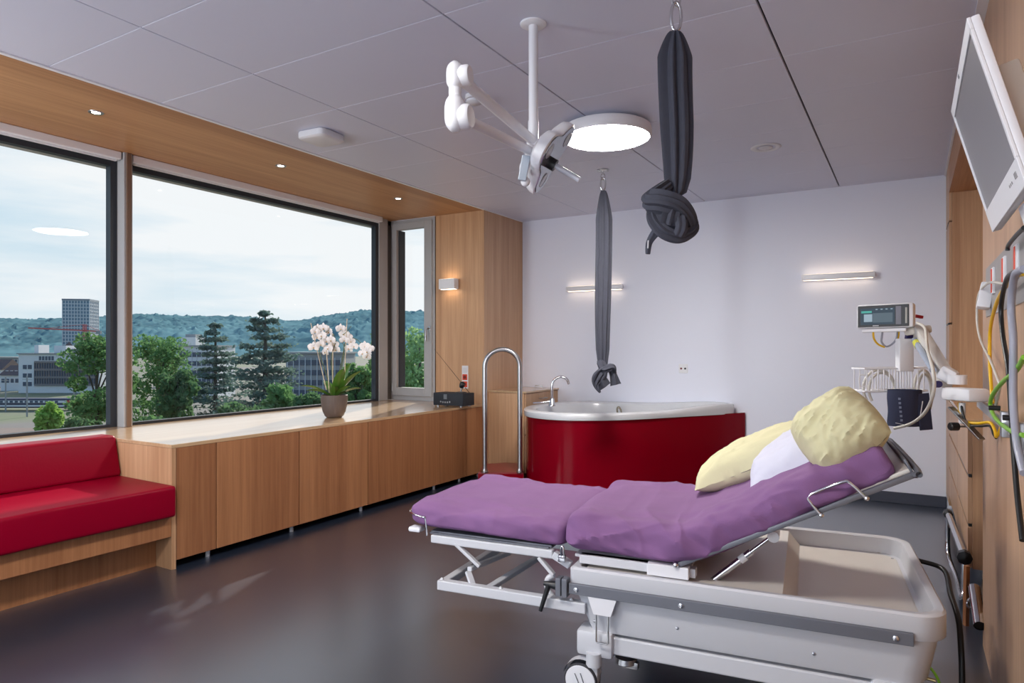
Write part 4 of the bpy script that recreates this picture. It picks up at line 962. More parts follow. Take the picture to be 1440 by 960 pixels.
pillow('yellow_pillow', 'plump pale yellow pillow propped on edge on top of the others', pT(1179, 606, 2.34), BD * .96 + BN * .22, BY * .60 + BN * .75 - BD * .12, .295, .275, .225, YEL, 23.0, flat=.5, crease=.016, rnd=.55)

# ================================================================== medical monitor on its wall arm
tm = 3.28
def mp_(x, y, d=0): return pT(x, y, tm - d)
arm = thing('monitor_arm', 'white jointed wall arm with gas strut carrying the medical monitor', 'arm', mp_(1355, 560, .6))
wb = pX(1384, 556, .20); tb0 = 2.62
def ap(x, y, t): return pT(x, y, t)
MB().bar(ap(1337, 553, 2.66), ap(1378, 556, 2.50), .085, .05, .012, (0, 0, 1)).build('base_box', WHITE, arm, True)
MB().cyl(ap(1346, 540, 2.66) , ap(1346, 527, 2.66), .055 * .62 * 1.0, 24).build('pivot', WHITE, arm, True)
MB().bar(ap(1322, 521, 2.72), ap(1344, 533, 2.68), .05, .06, .014).build('knuckle', WHITE, arm, True)
MB().bar(ap(1332, 534, 2.70), ap(1292, 466, 3.18), .045, .075, .008, (0, 0, 1)).build('upper_arm', simple('grey arm enamel', rgb(200, 196, 192), .4), arm, True)  # upper arm has its own pale grey enamel
MB().cyl(ap(1312, 520, 2.72), ap(1286, 478, 3.14), .013, 14).build('gas_strut', simple('strut blue grey', rgb(170, 182, 200), .25, metal=.3), arm, True)
MB().cyl(ap(1288, 481, 3.10), ap(1291, 487, 3.05), .0145, 14).build('strut_mark', simple('strut yellow mark', rgb(196, 196, 50), .4), arm, True)
MB().bar(ap(1272, 467, 3.22), ap(1310, 462, 3.16), .06, .035, .008).build('head_plate', BEIGE, arm, True)
MB().cyl(ap(1316, 540, 2.70), ap(1320, 540, 2.66), .014, 14).build('pivot_cap', simple('violet cap', rgb(40, 34, 84), .4), arm, True)
MB().cyl(ap(1353, 566, 2.60), ap(1353, 595, 2.60), .012, 12).build('stop_pin', WHITE, arm, True)
kb = MB().cyl(ap(1358, 600, 2.56), ap(1346, 599, 2.56), .004, 10); kb.build('clamp_screw', STEEL, arm, True)
MB().lathe([(.016, 0), (.016, .028), (.012, .032)], ap(1357, 599.5, 2.56) - RT * .028, 10, -RT).build('clamp_knob', BLACK, arm, True)
MB().bar(ap(1337, 572, 2.62), ap(1381, 618, 2.50), .03, .006, .001).build('brace', STEEL, arm)
MB().bar(ap(1272, 476, tm - .06), ap(1272, 522, tm - .06), .068, .04, .004, FW).build('column', WHITE, arm, True)
MB().bar(ap(1279, 469, tm - .05), ap(1277, 481, tm - .05), .032, .02, .003, FW).build('latch', simple('violet latch', rgb(44, 38, 92), .4), arm)
mon = thing('medical_monitor', 'small white vital signs monitor with dark screen on the wall arm', 'monitor', mp_(1250, 460))
A, B, C_, D_ = mp_(1207, 431, 0), mp_(1277, 427.5, .13), mp_(1277, 458, .13), mp_(1207, 460, 0)
ux_ = (B - A).normalized(); uz_ = Vector((0, 0, 1)); un = ux_.cross(uz_).normalized(); 
if un.dot(FW) > 0: un = -un
W_ = (B - A).length; Hh = (A - D_).length; cM = (A + B + C_ + D_) / 4
def frame_box(m, x0, x1, z0, z1, d0, d1, bev=.004):
    M = Matrix(((ux_.x, -un.x, 0, D_.x), (ux_.y, -un.y, 0, D_.y), (ux_.z, -un.z, 1, D_.z), (0, 0, 0, 1)))
    return m.box(x0, x1, d0, d1, z0, z1, bev, 2, M)
bd_ = frame_box(MB(), -.008, W_ + .022, -.008, Hh + .008, .002, .075, .012).build('housing', WHITE, mon, True)
frame_box(MB(), -.002, W_ + .004, -.001, Hh + .001, -.002, .006, .002).build('bezel', BLACK, mon)
scr = frame_box(MB(), .010, W_ * .74, .010, Hh - .012, -.003, .0, 0).build('screen', SCREENB, mon)
frame_box(MB(), .014, W_ * .28, Hh - .034, Hh - .024, -.0045, -.003, 0).build('status_bar', SCREENT, scr)
frame_box(MB(), W_ * .12, W_ * .29, .024, Hh - .040, -.0045, -.003, 0).build('alarm_tile', SCREENL, scr)
frame_box(MB(), W_ * .30, W_ * .70, .020, Hh - .036, -.0045, -.003, 0).build('trend_tile', SCREENG, scr)
for k in range(4): frame_box(MB(), W_ * (.36 + .1 * k), W_ * (.40 + .1 * k), Hh - .020, Hh - .016, -.0045, -.003, 0).build('status_text', SCREENL, scr)
frame_box(MB(), W_ * .30, W_ * .42, .003, .006, -.0035, -.002, 0).build('maker_mark', WHITEM, mon)
frame_box(MB(), W_ * .76, W_ * .87, .008, Hh - .006, -.0035, -.001, .001).build('button_strip', simple('monitor button strip', rgb(112, 112, 124), .4), mon)
frame_box(MB(), W_ * .945, W_ * .985, .012, Hh - .014, -.0035, -.001, .001).build('grip_light', simple('monitor pale grip', rgb(170, 168, 160), .4), mon)
frame_box(MB(), .015, W_ - .01, -.026, -.010, .005, .07, .003).build('tray', WHITE, mon)
MB().bar(mp_(1286, 444, .0), mp_(1297, 446, .0), .02, .014, .002).build('plug', REDC, mon)
for (pts, mat, nm) in (([(1228, 466), (1229, 476), (1235, 484), (1244, 488)], YELC, 'sensor_lead'), ([(1241, 466), (1240, 474), (1240, 481), (1246, 487), (1254, 484), (1260, 477), (1262, 466)], GREYC, 'sensor_lead'), ([(1264, 466), (1263, 474), (1260, 481)], YELC, 'sensor_lead')):
    MB().tube([mp_(x, y, .03) for x, y in pts], .0045, 8, 5).build(nm, mat, mon, True)
# wire basket
bk = thing('wire_basket', 'white wire basket under the medical monitor holding coiled leads', 'basket', mp_(1250, 545))
t0 = tm - .06
def q_(x, y, d=0): return pT(x, y, t0 + d)
for yy in (518.5, 520.5 + 30):
    a, b = q_(1216, yy), q_(1304, yy - 1.5); MB().tube([a, b, b + FW * .12, a + FW * .12], .0048, 8, 0, True).build('rim_wire', WHITE, bk, True)
for k in range(11):
    x = 1219 + k * 8; a = q_(x, 519); b = q_(x, 550); MB().tube([a, b, b + FW * .12, a + FW * .12], .0034, 6).build('wire', WHITE, bk, True)
MB().tube([q_(1216, 527), q_(1209, 528), q_(1209, 542), q_(1218, 543)], .0028, 8, 3).build('side_hook', WHITE, bk, True)
cf = thing('pressure_cuff', 'rolled navy blood pressure cuff hanging from the wire basket', 'cuff', q_(1270, 575))
cc = pT(1272, 573, t0 - .05); m = MB(); R = []
for i in range(9):
    z = cc.z + .085 - .17 * i / 8; R.append([cc * 0 + Vector((cc.x, cc.y, z)) + RT * (.077 * math.cos(a) * (1 + .03 * math.sin(i))) + FW * (.05 * math.sin(a)) for a in [2 * math.pi * k / 28 for k in range(28)]])
m.rings(R, (False, False)); m.build('wrap', NAVY, cf, True)
MB().rings([[Vector((cc.x, cc.y, r[0].z)) + (v - Vector((cc.x, cc.y, v.z))) * .82 for v in r] for r in R], (False, False)).build('inner_wrap', simple('cuff lining', rgb(52, 62, 90), .8), cf, True)
MB().bar(cc + RT * .06 - FW * .04 + Vector((0, 0, .07)), cc + RT * .075 - FW * .045 + Vector((0, 0, -.10)), .06, .006, .002, FW).build('flap', NAVY, cf)
MB().bar(cc + RT * .052 - FW * .055 + Vector((0, 0, .035)), cc + RT * .040 - FW * .055 + Vector((0, 0, -.04)), .003, .003).build('stitch_mark', WHITEM, cf)
for k in range(6): MB().bar(cc - RT * (.050 - .002 * k) - FW * .0445 + Vector((0, 0, .05 - k * .02)), cc - RT * (.050 - .002 * k) - FW * .0445 + Vector((0, 0, .04 - k * .02)), .010, .002).build('print_mark', simple('cuff print %d' % k, rgb(120, 128, 150), .6), cf)
MB().bar(cc - RT * .062 - FW * .034 + Vector((0, 0, -.068)), cc - RT * .015 - FW * .051 + Vector((0, 0, -.078)), .006, .002).build('edge_mark', WHITEM, cf)
ho = thing('air_hose', 'pale coiled air hose looping from the monitor past the basket to the cuff', 'hose', q_(1290, 520))
MB().tube([ap(1290, 454, 3.12), ap(1301, 462, 3.02), ap(1304, 490, 2.86), ap(1312, 520, 2.58), ap(1313, 550, 2.56), ap(1302, 578, 2.66), ap(1282, 595, 2.80), ap(1258, 602, 2.95)], .0064, 10, 8).build('hose', WHC, ho, True)
for (cx_, cy_, rx_, ry_) in ((1236, 546, 22, 26), (1240, 548, 18, 24), (1298, 552, 13, 32), (1300, 556, 10, 30)):
    MB().tube([q_(cx_ + rx_ * math.cos(a), cy_ - ry_ * math.sin(a), .03) for a in [math.radians(-40 + 260 * k / 12) for k in range(13)]], .0062, 8, 3).build('coil', WHC, ho, True)

# ================================================================== wall rail, cables, sockets, screen on the panelled wall
XA = XN - .03
def wx(x, y, off=.0): return pX(x, y, XN - off)
rail = thing('equipment_rail', 'pale metal equipment rail running along the oak panelled wall', 'rail', (XA, 2.6, 1.13))
za = pX(1384, 566, XA).z
MB().box(XA - .006, XA + .006, 1.15, pX(1382, 566, XA).y + .2, za - .035, za + .0, .002).build('bar', simple('rail aluminium', rgb(180, 178, 180), .35, metal=.5), rail)
for yy in (1.5, 2.2, 2.75, 3.2): MB().cyl((XA, yy, za - .017), (XN, yy, za - .017), .014, 12).build('standoff', STEEL, rail, True)
for (x, y, lb_) in ((1414, 574, 'small steel rail clamp between the green and black cables'), (1438, 588, 'small steel rail clamp behind the thick grey cable')):
    q = pX(x, y, XA - .01); kbx = thing('rail_clamp', lb_, 'clamp', q, 'clamps on the equipment rail')
    MB().box(q.x - .012, q.x + .022, q.y - .02, q.y + .02, za - .045, za + .03, .004).build('body', STEEL, kbx, True)
    MB().cyl((q.x - .012, q.y, q.z), (q.x - .04, q.y, q.z), .007, 10).build('pin', BLACK, kbx, True)
sp_ = thing('service_panel', 'grey service panel with white and orange sockets on the oak wall', 'socket panel', (XN, 2.5, 1.6))
a = wx(1388, 446); z1 = wx(1388, 378).z
MB().box(XN - .004, XN, 1.2, a.y, a.z, z1, .001).build('plate', PANELG, sp_)
for i, x in enumerate((1400, 1416, 1434)):
    q = wx(x, 405); d = .035
    MB().box(XN - .012, XN - .003, q.y - d, q.y + d, a.z + .075, a.z + .175, .003).build('socket', WHITE, sp_)
    MB().box(XN - .015, XN - .011, q.y - d * .3, q.y + d * .3, a.z + .08, a.z + .17, .002).build('orange_strip', SOCKR, sp_)
q = wx(1396, 415); pl = thing('white_plug', 'white angular plug in the service panel socket', 'plug', q)
MB().bar(q + Vector((-.012, .04, .05)), q + Vector((-.03, .02, -.05)), .05, .045, .006, (1, 0, 0)).build('body', WHITE, pl, True)
cables = [('yellow_cable', 'yellow cable hanging down the oak wall from the service panel', YELC, .0058, [(1440, 385), (1424, 392), (1404, 420), (1393, 460), (1392, 505), (1394, 545), (1396, 566)], .03),
          ('black_cable', 'black cable hanging from the wall socket down past the rail', BLACK, .0066, [(1432, 380), (1416, 392), (1408, 430), (1410, 470), (1418, 520), (1422, 580), (1425, 625), (1430, 690), (1438, 760)], .045),
          ('grey_cable', 'thick grey cable hanging in front of the wall rail', GREYC, .0088, [(1440, 378), (1427, 388), (1422, 430), (1425, 480), (1425, 560), (1430, 620), (1440, 665)], .06),
          ('pale_cable', 'thin pale cable bulging out from the plug then down the wall', WHC, .0045, [(1412, 399), (1390, 398), (1376, 415), (1374, 450), (1379, 478), (1392, 505), (1402, 530), (1406, 545), (1400, 570)], .035),
          ('green_cable', 'green and yellow striped earth cable crossing the wall rail', GREENC, .0062, [(1440, 502), (1428, 522), (1412, 535), (1396, 555), (1393, 572), (1402, 590), (1424, 607), (1440, 612)], .05),
          ('screen_cable', 'dark cable curling out below the wall screen', BLACK, .006, [(1440, 320), (1428, 332), (1418, 345), (1417, 352)], .03)]
for nm, lb, mt_, r_, pts, off in cables:
    P = [wx(x, y, off) for x, y in pts]; t = thing(nm, lb, 'cable', P[-1], 'cables on the oak panelled wall')
    MB().tube(P, r_, 10, 8).build('lead', mt_, t, True)
t = thing('sensor_cable', 'yellow and black twin lead drooping below the arm base to the rail', 'cable', ap(1400, 600, 2.3))
MB().tube([ap(1349, 566, 2.62), ap(1350, 580, 2.6), ap(1358, 592, 2.58), ap(1375, 595, 2.52), ap(1392, 594, 2.44), ap(1399, 605, 2.40), ap(1401, 614, 2.38), ap(1408, 600, 2.34), ap(1409, 590, 2.32)], .0055, 8, 6).build('lead', YELC, t, True)
MB().tube([ap(1352, 566, 2.60), ap(1354, 582, 2.58), ap(1362, 597, 2.56), ap(1378, 599, 2.50), ap(1392, 599, 2.44), ap(1397, 610, 2.40), ap(1401, 616, 2.38)], .0045, 8, 6).build('lead', BLACK, t, True)

# tilted wall screen: top edge leans into the room
tv = thing('wall_screen', 'white framed flat screen tilted downwards from the oak wall', 'screen', (.22, 2.05, 1.85))
bt = Vector((.205, 0, 1.654)); tpv = Vector((.105, 0, 2.02)); ya, yb = 1.715, 2.365
up_ = (tpv - bt); Hs = up_.length; up_.normalize(); nn_ = Vector((-up_.z, 0, up_.x))     # nn_: out of the screen, into the room
def sb(m, y0, y1, h0, h1, d0, d1, bev=.003):
    M = Matrix(((0, nn_.x, up_.x, bt.x), (1, 0, 0, 0), (0, nn_.z, up_.z, bt.z), (0, 0, 0, 1)))
    return m.box(y0, y1, d0, d1, h0, h1, bev, 2, M)
sb(MB(), ya, yb, 0, Hs, -.020, -.002, .004).build('housing', WHITE, tv, True)
bz = MB(); e = .018
sb(bz, ya, yb, Hs - .026, Hs, -.003, .004, .0015); sb(bz, ya, yb, 0, .062, -.003, .004, .0015); sb(bz, ya, ya + e, .062, Hs - .026, -.003, .004, .0015); sb(bz, yb - e, yb, .062, Hs - .026, -.003, .004, .0015); bz.build('bezel', WHITE, tv)
sb(MB(), ya + e, yb - e, .062, Hs - .026, -.003, .0005, 0).build('screen', SCR, tv)
sb(MB(), ya + .045, ya + .075, .03, .042, .003, .0052, 0).build('power_mark', PANELG, tv)
for k in range(3): sb(MB(), ya + .12 + k * .02, ya + .128 + k * .02, .03, .036, .003, .0052, 0).build('button', PANELG, tv)
sb(MB(), (ya + yb) / 2 - .008, (ya + yb) / 2 + .008, Hs - .016, Hs - .008, .003, .0055, .001).build('camera_eye', RAILG, tv)
sb(MB(), ya + .07, yb - .25, .06, Hs - .10, -.070, -.020, .006).build('rear_cover', BEIGE, tv, True)
for k in range(8): sb(MB(), ya + .10 + k * .02, ya + .108 + k * .02, Hs - .104, Hs - .098, -.07, -.04, 0).build('vent_slot', RAILG, tv)
MB().bar(bt + up_ * .17 - nn_ * .07 + Vector((0, 2.05, 0)), Vector((XN, 2.05, 1.80)), .10, .10, .006).build('wall_mount', BLACK, tv)
sb(MB(), ya + .25, ya + .32, -.05, .0, -.028, -.02, .002).build('cable_clip', WHITEM, tv)

# chrome hand bar and holder tubes low on the wall, timber batten
XH = .20
hb_ = thing('hand_bar', 'chrome bar with black knobs mounted low beside the niche', 'bar', (XH, 3.9, .3))
a = pX(1333, 720, XH - .005); b = pX(1355, 780, XH)
a, b = pT(1333, 722, 4.15), pT(1356, 783, 3.35)
MB().cyl(a, b, .017, 16).build('bar', CHROME, hb_, True)
for q, r_ in ((a, .026), (b, .034)): MB().lathe([(.4 * r_, -.03), (r_, -.02), (r_ * 1.05, .0), (r_, .02), (.4 * r_, .03)], q, 8, (b - a)).build('knob', BLACK, hb_, True)
MB().tube([b + Vector((0, 0, -.03)), b + Vector((0, 0, -.16)), b + Vector((-.01, .03, -.21)), a + Vector((.03, -.3, -.30)), a + Vector((.0, -.02, -.24)), a + Vector((0, 0, -.02))], .014, 12, 6).build('support_tube', CHROME, hb_, True)
ht_ = thing('holder_tube', 'short open chrome tube fixed to the wall near the floor', 'tube', (XH, 3.3, .25))
a = pT(1370, 826, 3.15); b = pT(1378, 880, 2.95)
R = []
m = MB().tube([a, b], .024, 20, 0, False, False); m.build('tube', CHROME, ht_, True)
MB().tube([a + (b - a) * .1, b - (b - a) * .02], .021, 18, 0, False, True).build('bore', BLACK, ht_, True)
q = pT(1366, 848, 3.1); MB().tube([q + RT * (.02 * math.cos(t_)) + Vector((0, 0, .022 * math.sin(t_))) for t_ in [2 * math.pi * k / 18 for k in range(18)]], .005, 8, 0, True).build('clamp_ring', CHROME, ht_, True)
MB().bar((a + b) / 2, Vector((XN + .05, ((a + b) / 2).y + .45, ((a + b) / 2).z)), .02, .02).build('bracket', STEEL, ht_)
bt_ = thing('timber_batten', 'thin upright timber batten beside the chrome hand bar', 'batten', pT(1359, 890, 3.2))
a = pT(1359.5, 795, 3.2); b = pT(1358, 897, 3.2)
MB().bar(a, b, .022, .018, .002).build('strip', WZ, bt_)

# ================================================================== outside, seen from an upper floor
GZ = -13.0
def ground_mat():
    m, n, b = newmat('town ground'); L = n.links
    g = n.nodes.new('ShaderNodeNewGeometry'); z = n.nodes.new('ShaderNodeTexNoise'); z.inputs['Scale'].default_value = .03; z.inputs['Detail'].default_value = 6
    L.new(g.outputs['Position'], z.inputs['Vector']); r = n.nodes.new('ShaderNodeValToRGB'); L.new(z.outputs[0], r.inputs[0])
    r.color_ramp.elements[0].position = .42; r.color_ramp.elements[0].color = rgb(112, 108, 104); r.color_ramp.elements[1].position = .62; r.color_ramp.elements[1].color = rgb(104, 112, 84)
    L.new(r.outputs[0], b.inputs['Base Color']); b.inputs['Roughness'].default_value = .9
    return m
gp = MB(); gp.add([(-3500, -1500, GZ), (-8, -1500, GZ), (-8, 60, GZ), (600, 60, GZ), (600, 4200, GZ), (-3500, 4200, GZ)], [(0, 1, 2, 3, 4, 5)])
gp.build('ground', ground_mat(), kind='structure')
def forest_mat():
    m, n, b = newmat('hazed forested hill'); L = n.links
    g = n.nodes.new('ShaderNodeNewGeometry'); z = n.nodes.new('ShaderNodeTexVoronoi'); z.inputs['Scale'].default_value = .045
    L.new(g.outputs['Position'], z.inputs['Vector']); z2 = n.nodes.new('ShaderNodeTexNoise'); z2.inputs['Scale'].default_value = .006; z2.inputs['Detail'].default_value = 5; L.new(g.outputs['Position'], z2.inputs['Vector'])
    a = n.nodes.new('ShaderNodeMath'); a.operation = 'MULTIPLY_ADD'; L.new(z.outputs['Distance'], a.inputs[0]); a.inputs[1].default_value = -.035; L.new(z2.outputs[0], a.inputs[2])
    r = n.nodes.new('ShaderNodeValToRGB'); L.new(a.outputs[0], r.inputs[0])
    r.color_ramp.elements[0].position = .05; r.color_ramp.elements[0].color = rgb(44, 72, 84); r.color_ramp.elements[1].position = .55; r.color_ramp.elements[1].color = rgb(104, 138, 144)  # distance haze is put into these blue-grey forest tones
    L.new(r.outputs[0], b.inputs['Base Color']); b.inputs['Roughness'].default_value = .95; b.inputs['Specular IOR Level'].default_value = 0
    return m
ridge = [(-2600, 470), (-1200, 462), (-500, 456), (-150, 450), (0, 452), (45, 453), (85, 452), (130, 450), (180, 447), (210, 446), (270, 450), (330, 451), (400, 455), (425, 455), (450, 450), (480, 446), (510, 442), (535, 441), (570, 443), (600, 443), (680, 446), (820, 455)]
def ry(x):
    for (a, b), (c, d) in zip(ridge[:-1], ridge[1:]):
        if a <= x <= c: return b + (d - b) * (x - a) / (c - a)
    return ridge[-1][1]
def hill(u, v):
    x = -2600 + 3420 * u ** .45 if False else -2600 + 3420 * (1 - (1 - u) ** 2.2)
    tt = 1150 + 1250 * v; top = pT(x, ry(x), 2400).z
    s = math.sin(min(1, v / .97) * math.pi / 2) ** 1.25 if v < .99 else .96
    p = pT(x, 489, tt); h = GZ + (top - GZ) * s
    b = noise.noise(Vector((p.x, p.y, 0)) * .004) * 22 * min(1, v * 3) * (1 - v) + noise.noise(Vector((p.x, p.y, 3)) * .03) * 4.5 * min(1, v * 4) + abs(noise.noise(Vector((p.x, p.y, 7)) * .07)) * 13 * min(1, v * 4)
    return Vector((p.x, p.y, h + b))
MB().grid(hill, 760, 90).build('hills', forest_mat(), smooth=True, kind='structure')

FAC = simple('pale facade', rgb(200, 204, 210), .8); FACW = simple('white facade', rgb(216, 216, 218), .8, vary=.04, vscale=.4); FACD = simple('dark glazing band', rgb(70, 80, 98), .3); FACG = simple('tower glass', rgb(104, 132, 152), .3)
ROOFD = simple('dark tile roof', rgb(84, 74, 76), .8, vary=.1, vscale=1.5); BRICK = simple('brown brick', rgb(126, 92, 82), .8); CONC = simple('concrete grey', rgb(150, 152, 154), .8); REDM = simple('red crane steel', rgb(186, 92, 92), .5)
WIN = simple('window glass far', rgb(70, 84, 104), .25)
def oriented(t, xl, xr, yt, zb, depth, ang=0):
    """local frame of a facade facing the camera: left/right pixel edge at distance t, top pixel yt"""
    A, B = pT(xl, 489.4, t), pT(xr, 489.4, t); ztop = pT(xl, yt, t).z; e = (B - A).normalized(); w = (B - A).length
    if ang: e = Matrix.Rotation(math.radians(ang), 3, 'Z') @ e
    d = Vector((-e.y, e.x, 0))
    M = Matrix(((e.x, d.x, 0, A.x), (e.y, d.y, 0, A.y), (0, 0, 1, zb), (0, 0, 0, 1)))
    return M, w, ztop - zb
# tower block
tw = thing('tower_block', 'tall pale blue high-rise tower standing before the wooded hills', 'tower', pT(110, 500, 700))
ORIGIN[tw.name] = Vector((0, 0, 0)); tw.location = (0, 0, 0)
M, w, h = oriented(700, 88, 122, 422, GZ, 22, 12); w2 = 24
MB().box(0, w, 0, w2, 0, h, 0, 2, M).build('glass_body', FACG, tw)
g = MB()
for k in range(10): x = w * k / 9; g.box(x - .35, x + .35, -.6, .2, 0, h, 0, 2, M)
for k in range(8): y = w2 * k / 7; g.box(w - .2, w + .6, y - .35, y + .35, 0, h, 0, 2, M)
for k in range(19): z = h * k / 18; g.box(-.3, w + .3, -.35, w2, z - .45, z + .45, 0, 2, M)
g.build('facade_grid', FAC, tw)
MB().box(-.6, w + .6, -.6, w2 + .6, h, h + 1.6, 0, 2, M).build('parapet', simple('tower parapet', rgb(120, 130, 142), .7), tw)
# crane
cr_ = thing('tower_crane', 'red tower crane with a long jib in front of the high-rise', 'crane', (0, 0, 0))
tcn = 560
a = pT(119, 500, tcn); top_ = pT(119, 456, tcn).z
m = MB()
for (dx, dy) in ((-.9, -.9), (.9, -.9), (.9, .9), (-.9, .9)): m.cyl((a.x + dx, a.y + dy, GZ), (a.x + dx, a.y + dy, top_), .28, 6)
for k in range(16):
    z = GZ + (top_ - GZ) * k / 16; z2 = GZ + (top_ - GZ) * (k + 1) / 16; s = 1 if k % 2 else -1; m.cyl((a.x - s * .9, a.y - .9, z), (a.x + s * .9, a.y - .9, z2), .2, 5)
m.build('mast', REDM, cr_)
j0, j1 = pT(40, 461, tcn), pT(141, 466, tcn)
MB().bar(j0, pT(119, 464.5, tcn), .8, 1.1).build('jib', REDM, cr_); MB().bar(pT(119, 464.5, tcn), j1, .8, 1.1).build('counter_jib', REDM, cr_)
MB().bar(pT(136, 467, tcn), pT(142, 467.5, tcn), 2, 2.6).build('counterweight', CONC, cr_)
MB().cyl(pT(119, 456, tcn), pT(70, 461, tcn), .18, 5).cyl(pT(119, 456, tcn), pT(140, 465, tcn), .18, 5).build('tie_rod', REDM, cr_)
# long office building beside the tracks
ob = thing('office_building', 'white office block with dark glazed front beside the railway', 'building', (0, 0, 0))
M, w, h = oriented(215, 26, 140, 498, GZ, 18, 0); k_ = w / 114
MB().box(0, w, 0, 16, 0, h, 0, 2, M).build('wall', FACW, ob)
MB().box(23 * k_, w - 1, -.15, 0, 2.6, h * .80, 0, 2, M).build('glazing_band', FACD, ob)
g = MB()
for i in range(26): x = 23 * k_ + (w - 1 - 23 * k_) * i / 25; g.box(x - .09, x + .09, -.32, -.1, 2.6, h * .80, 0, 2, M)
for i in range(4): z = 2.6 + (h * .80 - 2.6) * i / 3; g.box(23 * k_, w - 1, -.35, -.1, z - .32, z + .32, 0, 2, M)
g.build('facade_grid', simple('bronze grey grid', rgb(128, 122, 122), .7), ob)
for (x, z) in [(9, .62), (16, .62), (9, .40), (16, .40), (9, .18), (16, .18)]: MB().box((x - 2.6) * k_, (x + 2.6) * k_, -.12, .02, h * z, h * z + 1.3, 0, 2, M).build('window', WIN, ob)
for i in range(5): MB().box((29 + i * 4.4) * k_, (32 + i * 4.4) * k_, -.12, .02, h * .845, h * .845 + 1.3, 0, 2, M).build('window', WIN, ob)
MB().box(-.4, w + .4, -.4, 16.4, h, h + .4, 0, 2, M).build('roof', CONC, ob)
for (xa_, xb_, hh_, mt_) in ((13, 19, 2.6, FACW), (41, 58, 2.4, FACW), (66, 75, 1.4, CONC)): MB().box(xa_ * k_, xb_ * k_, 3, 8, h + .4, h + .4 + hh_, 0, 2, M).build('roof_box', mt_, ob)
tr_ = thing('brick_turret', 'small brown pointed brick turret rising behind the office roof', 'turret', (0, 0, 0))
q = pT(97, 489, 240); zt = pT(97, 484, 240).z
MB().box(q.x - 1.2, q.x + 1.2, q.y - 1.2, q.y + 1.2, GZ, zt - 1.2).build('shaft', BRICK, tr_); MB().lathe([(1.9, zt - 1.2), (.01, zt + 1.0)], (q.x, q.y, 0), 4).build('roof', ROOFD, tr_)
# houses at the far edge of the yard
for i, (xl, xr, yt, t, lb) in enumerate(((-30, 2, 505, 250, 'pale house with dark tiled roof at the far side of the tracks'), (1, 27, 514, 225, 'low white house with dark roof and skylights next to the office block'))):
    hs = thing('house', lb, 'house', (0, 0, 0), 'houses beyond the tracks'); M, w, h = oriented(t, xl, xr, yt, GZ, 12)
    MB().box(0, w, 0, 10, 0, h * .62, 0, 2, M).build('wall', FACW, hs)
    m = MB().prism([(-.6, h * .62), (10.6, h * .62), (5, h)], 'x', -.5, w + .5); m.v = [tuple(M @ Vector(v)) for v in m.v]; m.build('roof', ROOFD, hs)
    for j in range(4):
        x = w * (j + .5) / 4; MB().box(x - .5, x + .5, -.1, .02, h * .33, h * .33 + 1.3, 0, 2, M).build('window', WIN, hs)
        if i: MB().box(x - .4, x + .4, 1.6, 2.4, h * .78, h * .80, 0, 2, M).build('skylight', FACW, hs)
for (xl, xr, yt, t, lb, nm) in ((0, 26, 503, 330, 'flat grey block behind the houses beyond the tracks', 'flat_block'), (248, 306, 487, 190, 'white flat-roofed block showing between the leafy tree and the pines', 'white_block'), (402, 482, 497, 150, 'grey glazed block seen behind the orchid flowers', 'glazed_block')):
    bb = thing(nm, lb, 'building', (0, 0, 0)); M, w, h = oriented(t, xl, xr, yt, GZ, 14)
    MB().box(0, w, 0, 12, 0, h, 0, 2, M).build('wall', FACW if nm == 'white_block' else CONC, bb)
    nr = 5
    for r_ in range(nr): MB().box(.4, w - .4, -.12, .0, h * (.12 + .17 * r_), h * (.12 + .17 * r_) + h * .09, 0, 2, M).build('window_band', FACD, bb)
    g = MB(); nn = max(6, int(w / 1.3))
    for k in range(nn + 1): x = .4 + (w - .8) * k / nn; g.box(x - .07, x + .07, -.22, -.1, h * .1, h * .93, 0, 2, M)
    g.build('facade_grid', FAC, bb)
    MB().box(-.3, w + .3, -.5, 12.3, h, h + .35, 0, 2, M).build('roof', CONC, bb)
rb = thing('roof_block', 'white stepped rooftop block behind the leafy tree', 'building', (0, 0, 0)); M, w, h = oriented(260, 255, 275, 474, GZ, 10)
MB().box(0, w, 0, 8, 0, h, 0, 2, M).build('wall', FACW, rb); MB().box(w * .2, w * .9, 1, 7, h, h + 1.2, 0, 2, M).build('roof', CONC, rb)
# train and yard
tn_ = thing('train', 'white and blue passenger train standing in the railway yard', 'train', (0, 0, 0)); M, w, h = oriented(154, -120, 104, 560, GZ + .1, 3, 0)
MB().box(0, w, 0, 2.8, .5, h, .3, 2, M).build('body', simple('train dark blue', rgb(58, 62, 84), .4), tn_)
MB().box(0, w - 1.8, -.05, 0, h * .62, h * .82, 0, 2, M).build('window_stripe', FACW, tn_); MB().box(0, w - 2.2, -.05, 0, h * .30, h * .44, 0, 2, M).build('stripe', FACW, tn_)
for x in [k * 1.15 for k in range(1, int(w / 1.15) - 2)]: MB().box(x, x + .7, -.08, -.04, h * .64, h * .80, 0, 2, M).build('window', WIN, tn_)
MB().box(w - 1.7, w + .02, -.06, 2.86, h * .3, h * .85, .1, 2, M).build('cab_end', simple('train red', rgb(176, 52, 48), .4), tn_)
for i, (x, yt) in enumerate(((38, 528), (8, 530), (104, 535))):
    q = pT(x, 580, 140 + 12 * i); mm = thing('line_mast', ['slender grey catenary mast standing by the train', 'slender grey catenary mast by the low white house', 'slender grey catenary mast behind the small bright tree'][i], 'mast', (q.x, q.y, GZ), 'catenary masts in the yard')
    zt = pT(x, yt, 140 + 12 * i).z; MB().cyl((q.x, q.y, GZ), (q.x, q.y, zt), .16, 8).build('pole', CONC, mm); MB().bar((q.x - 2, q.y, zt - .8), (q.x + 2, q.y, zt - .8), .12, .12).build('cross_arm', CONC, mm)
em = MB(); 
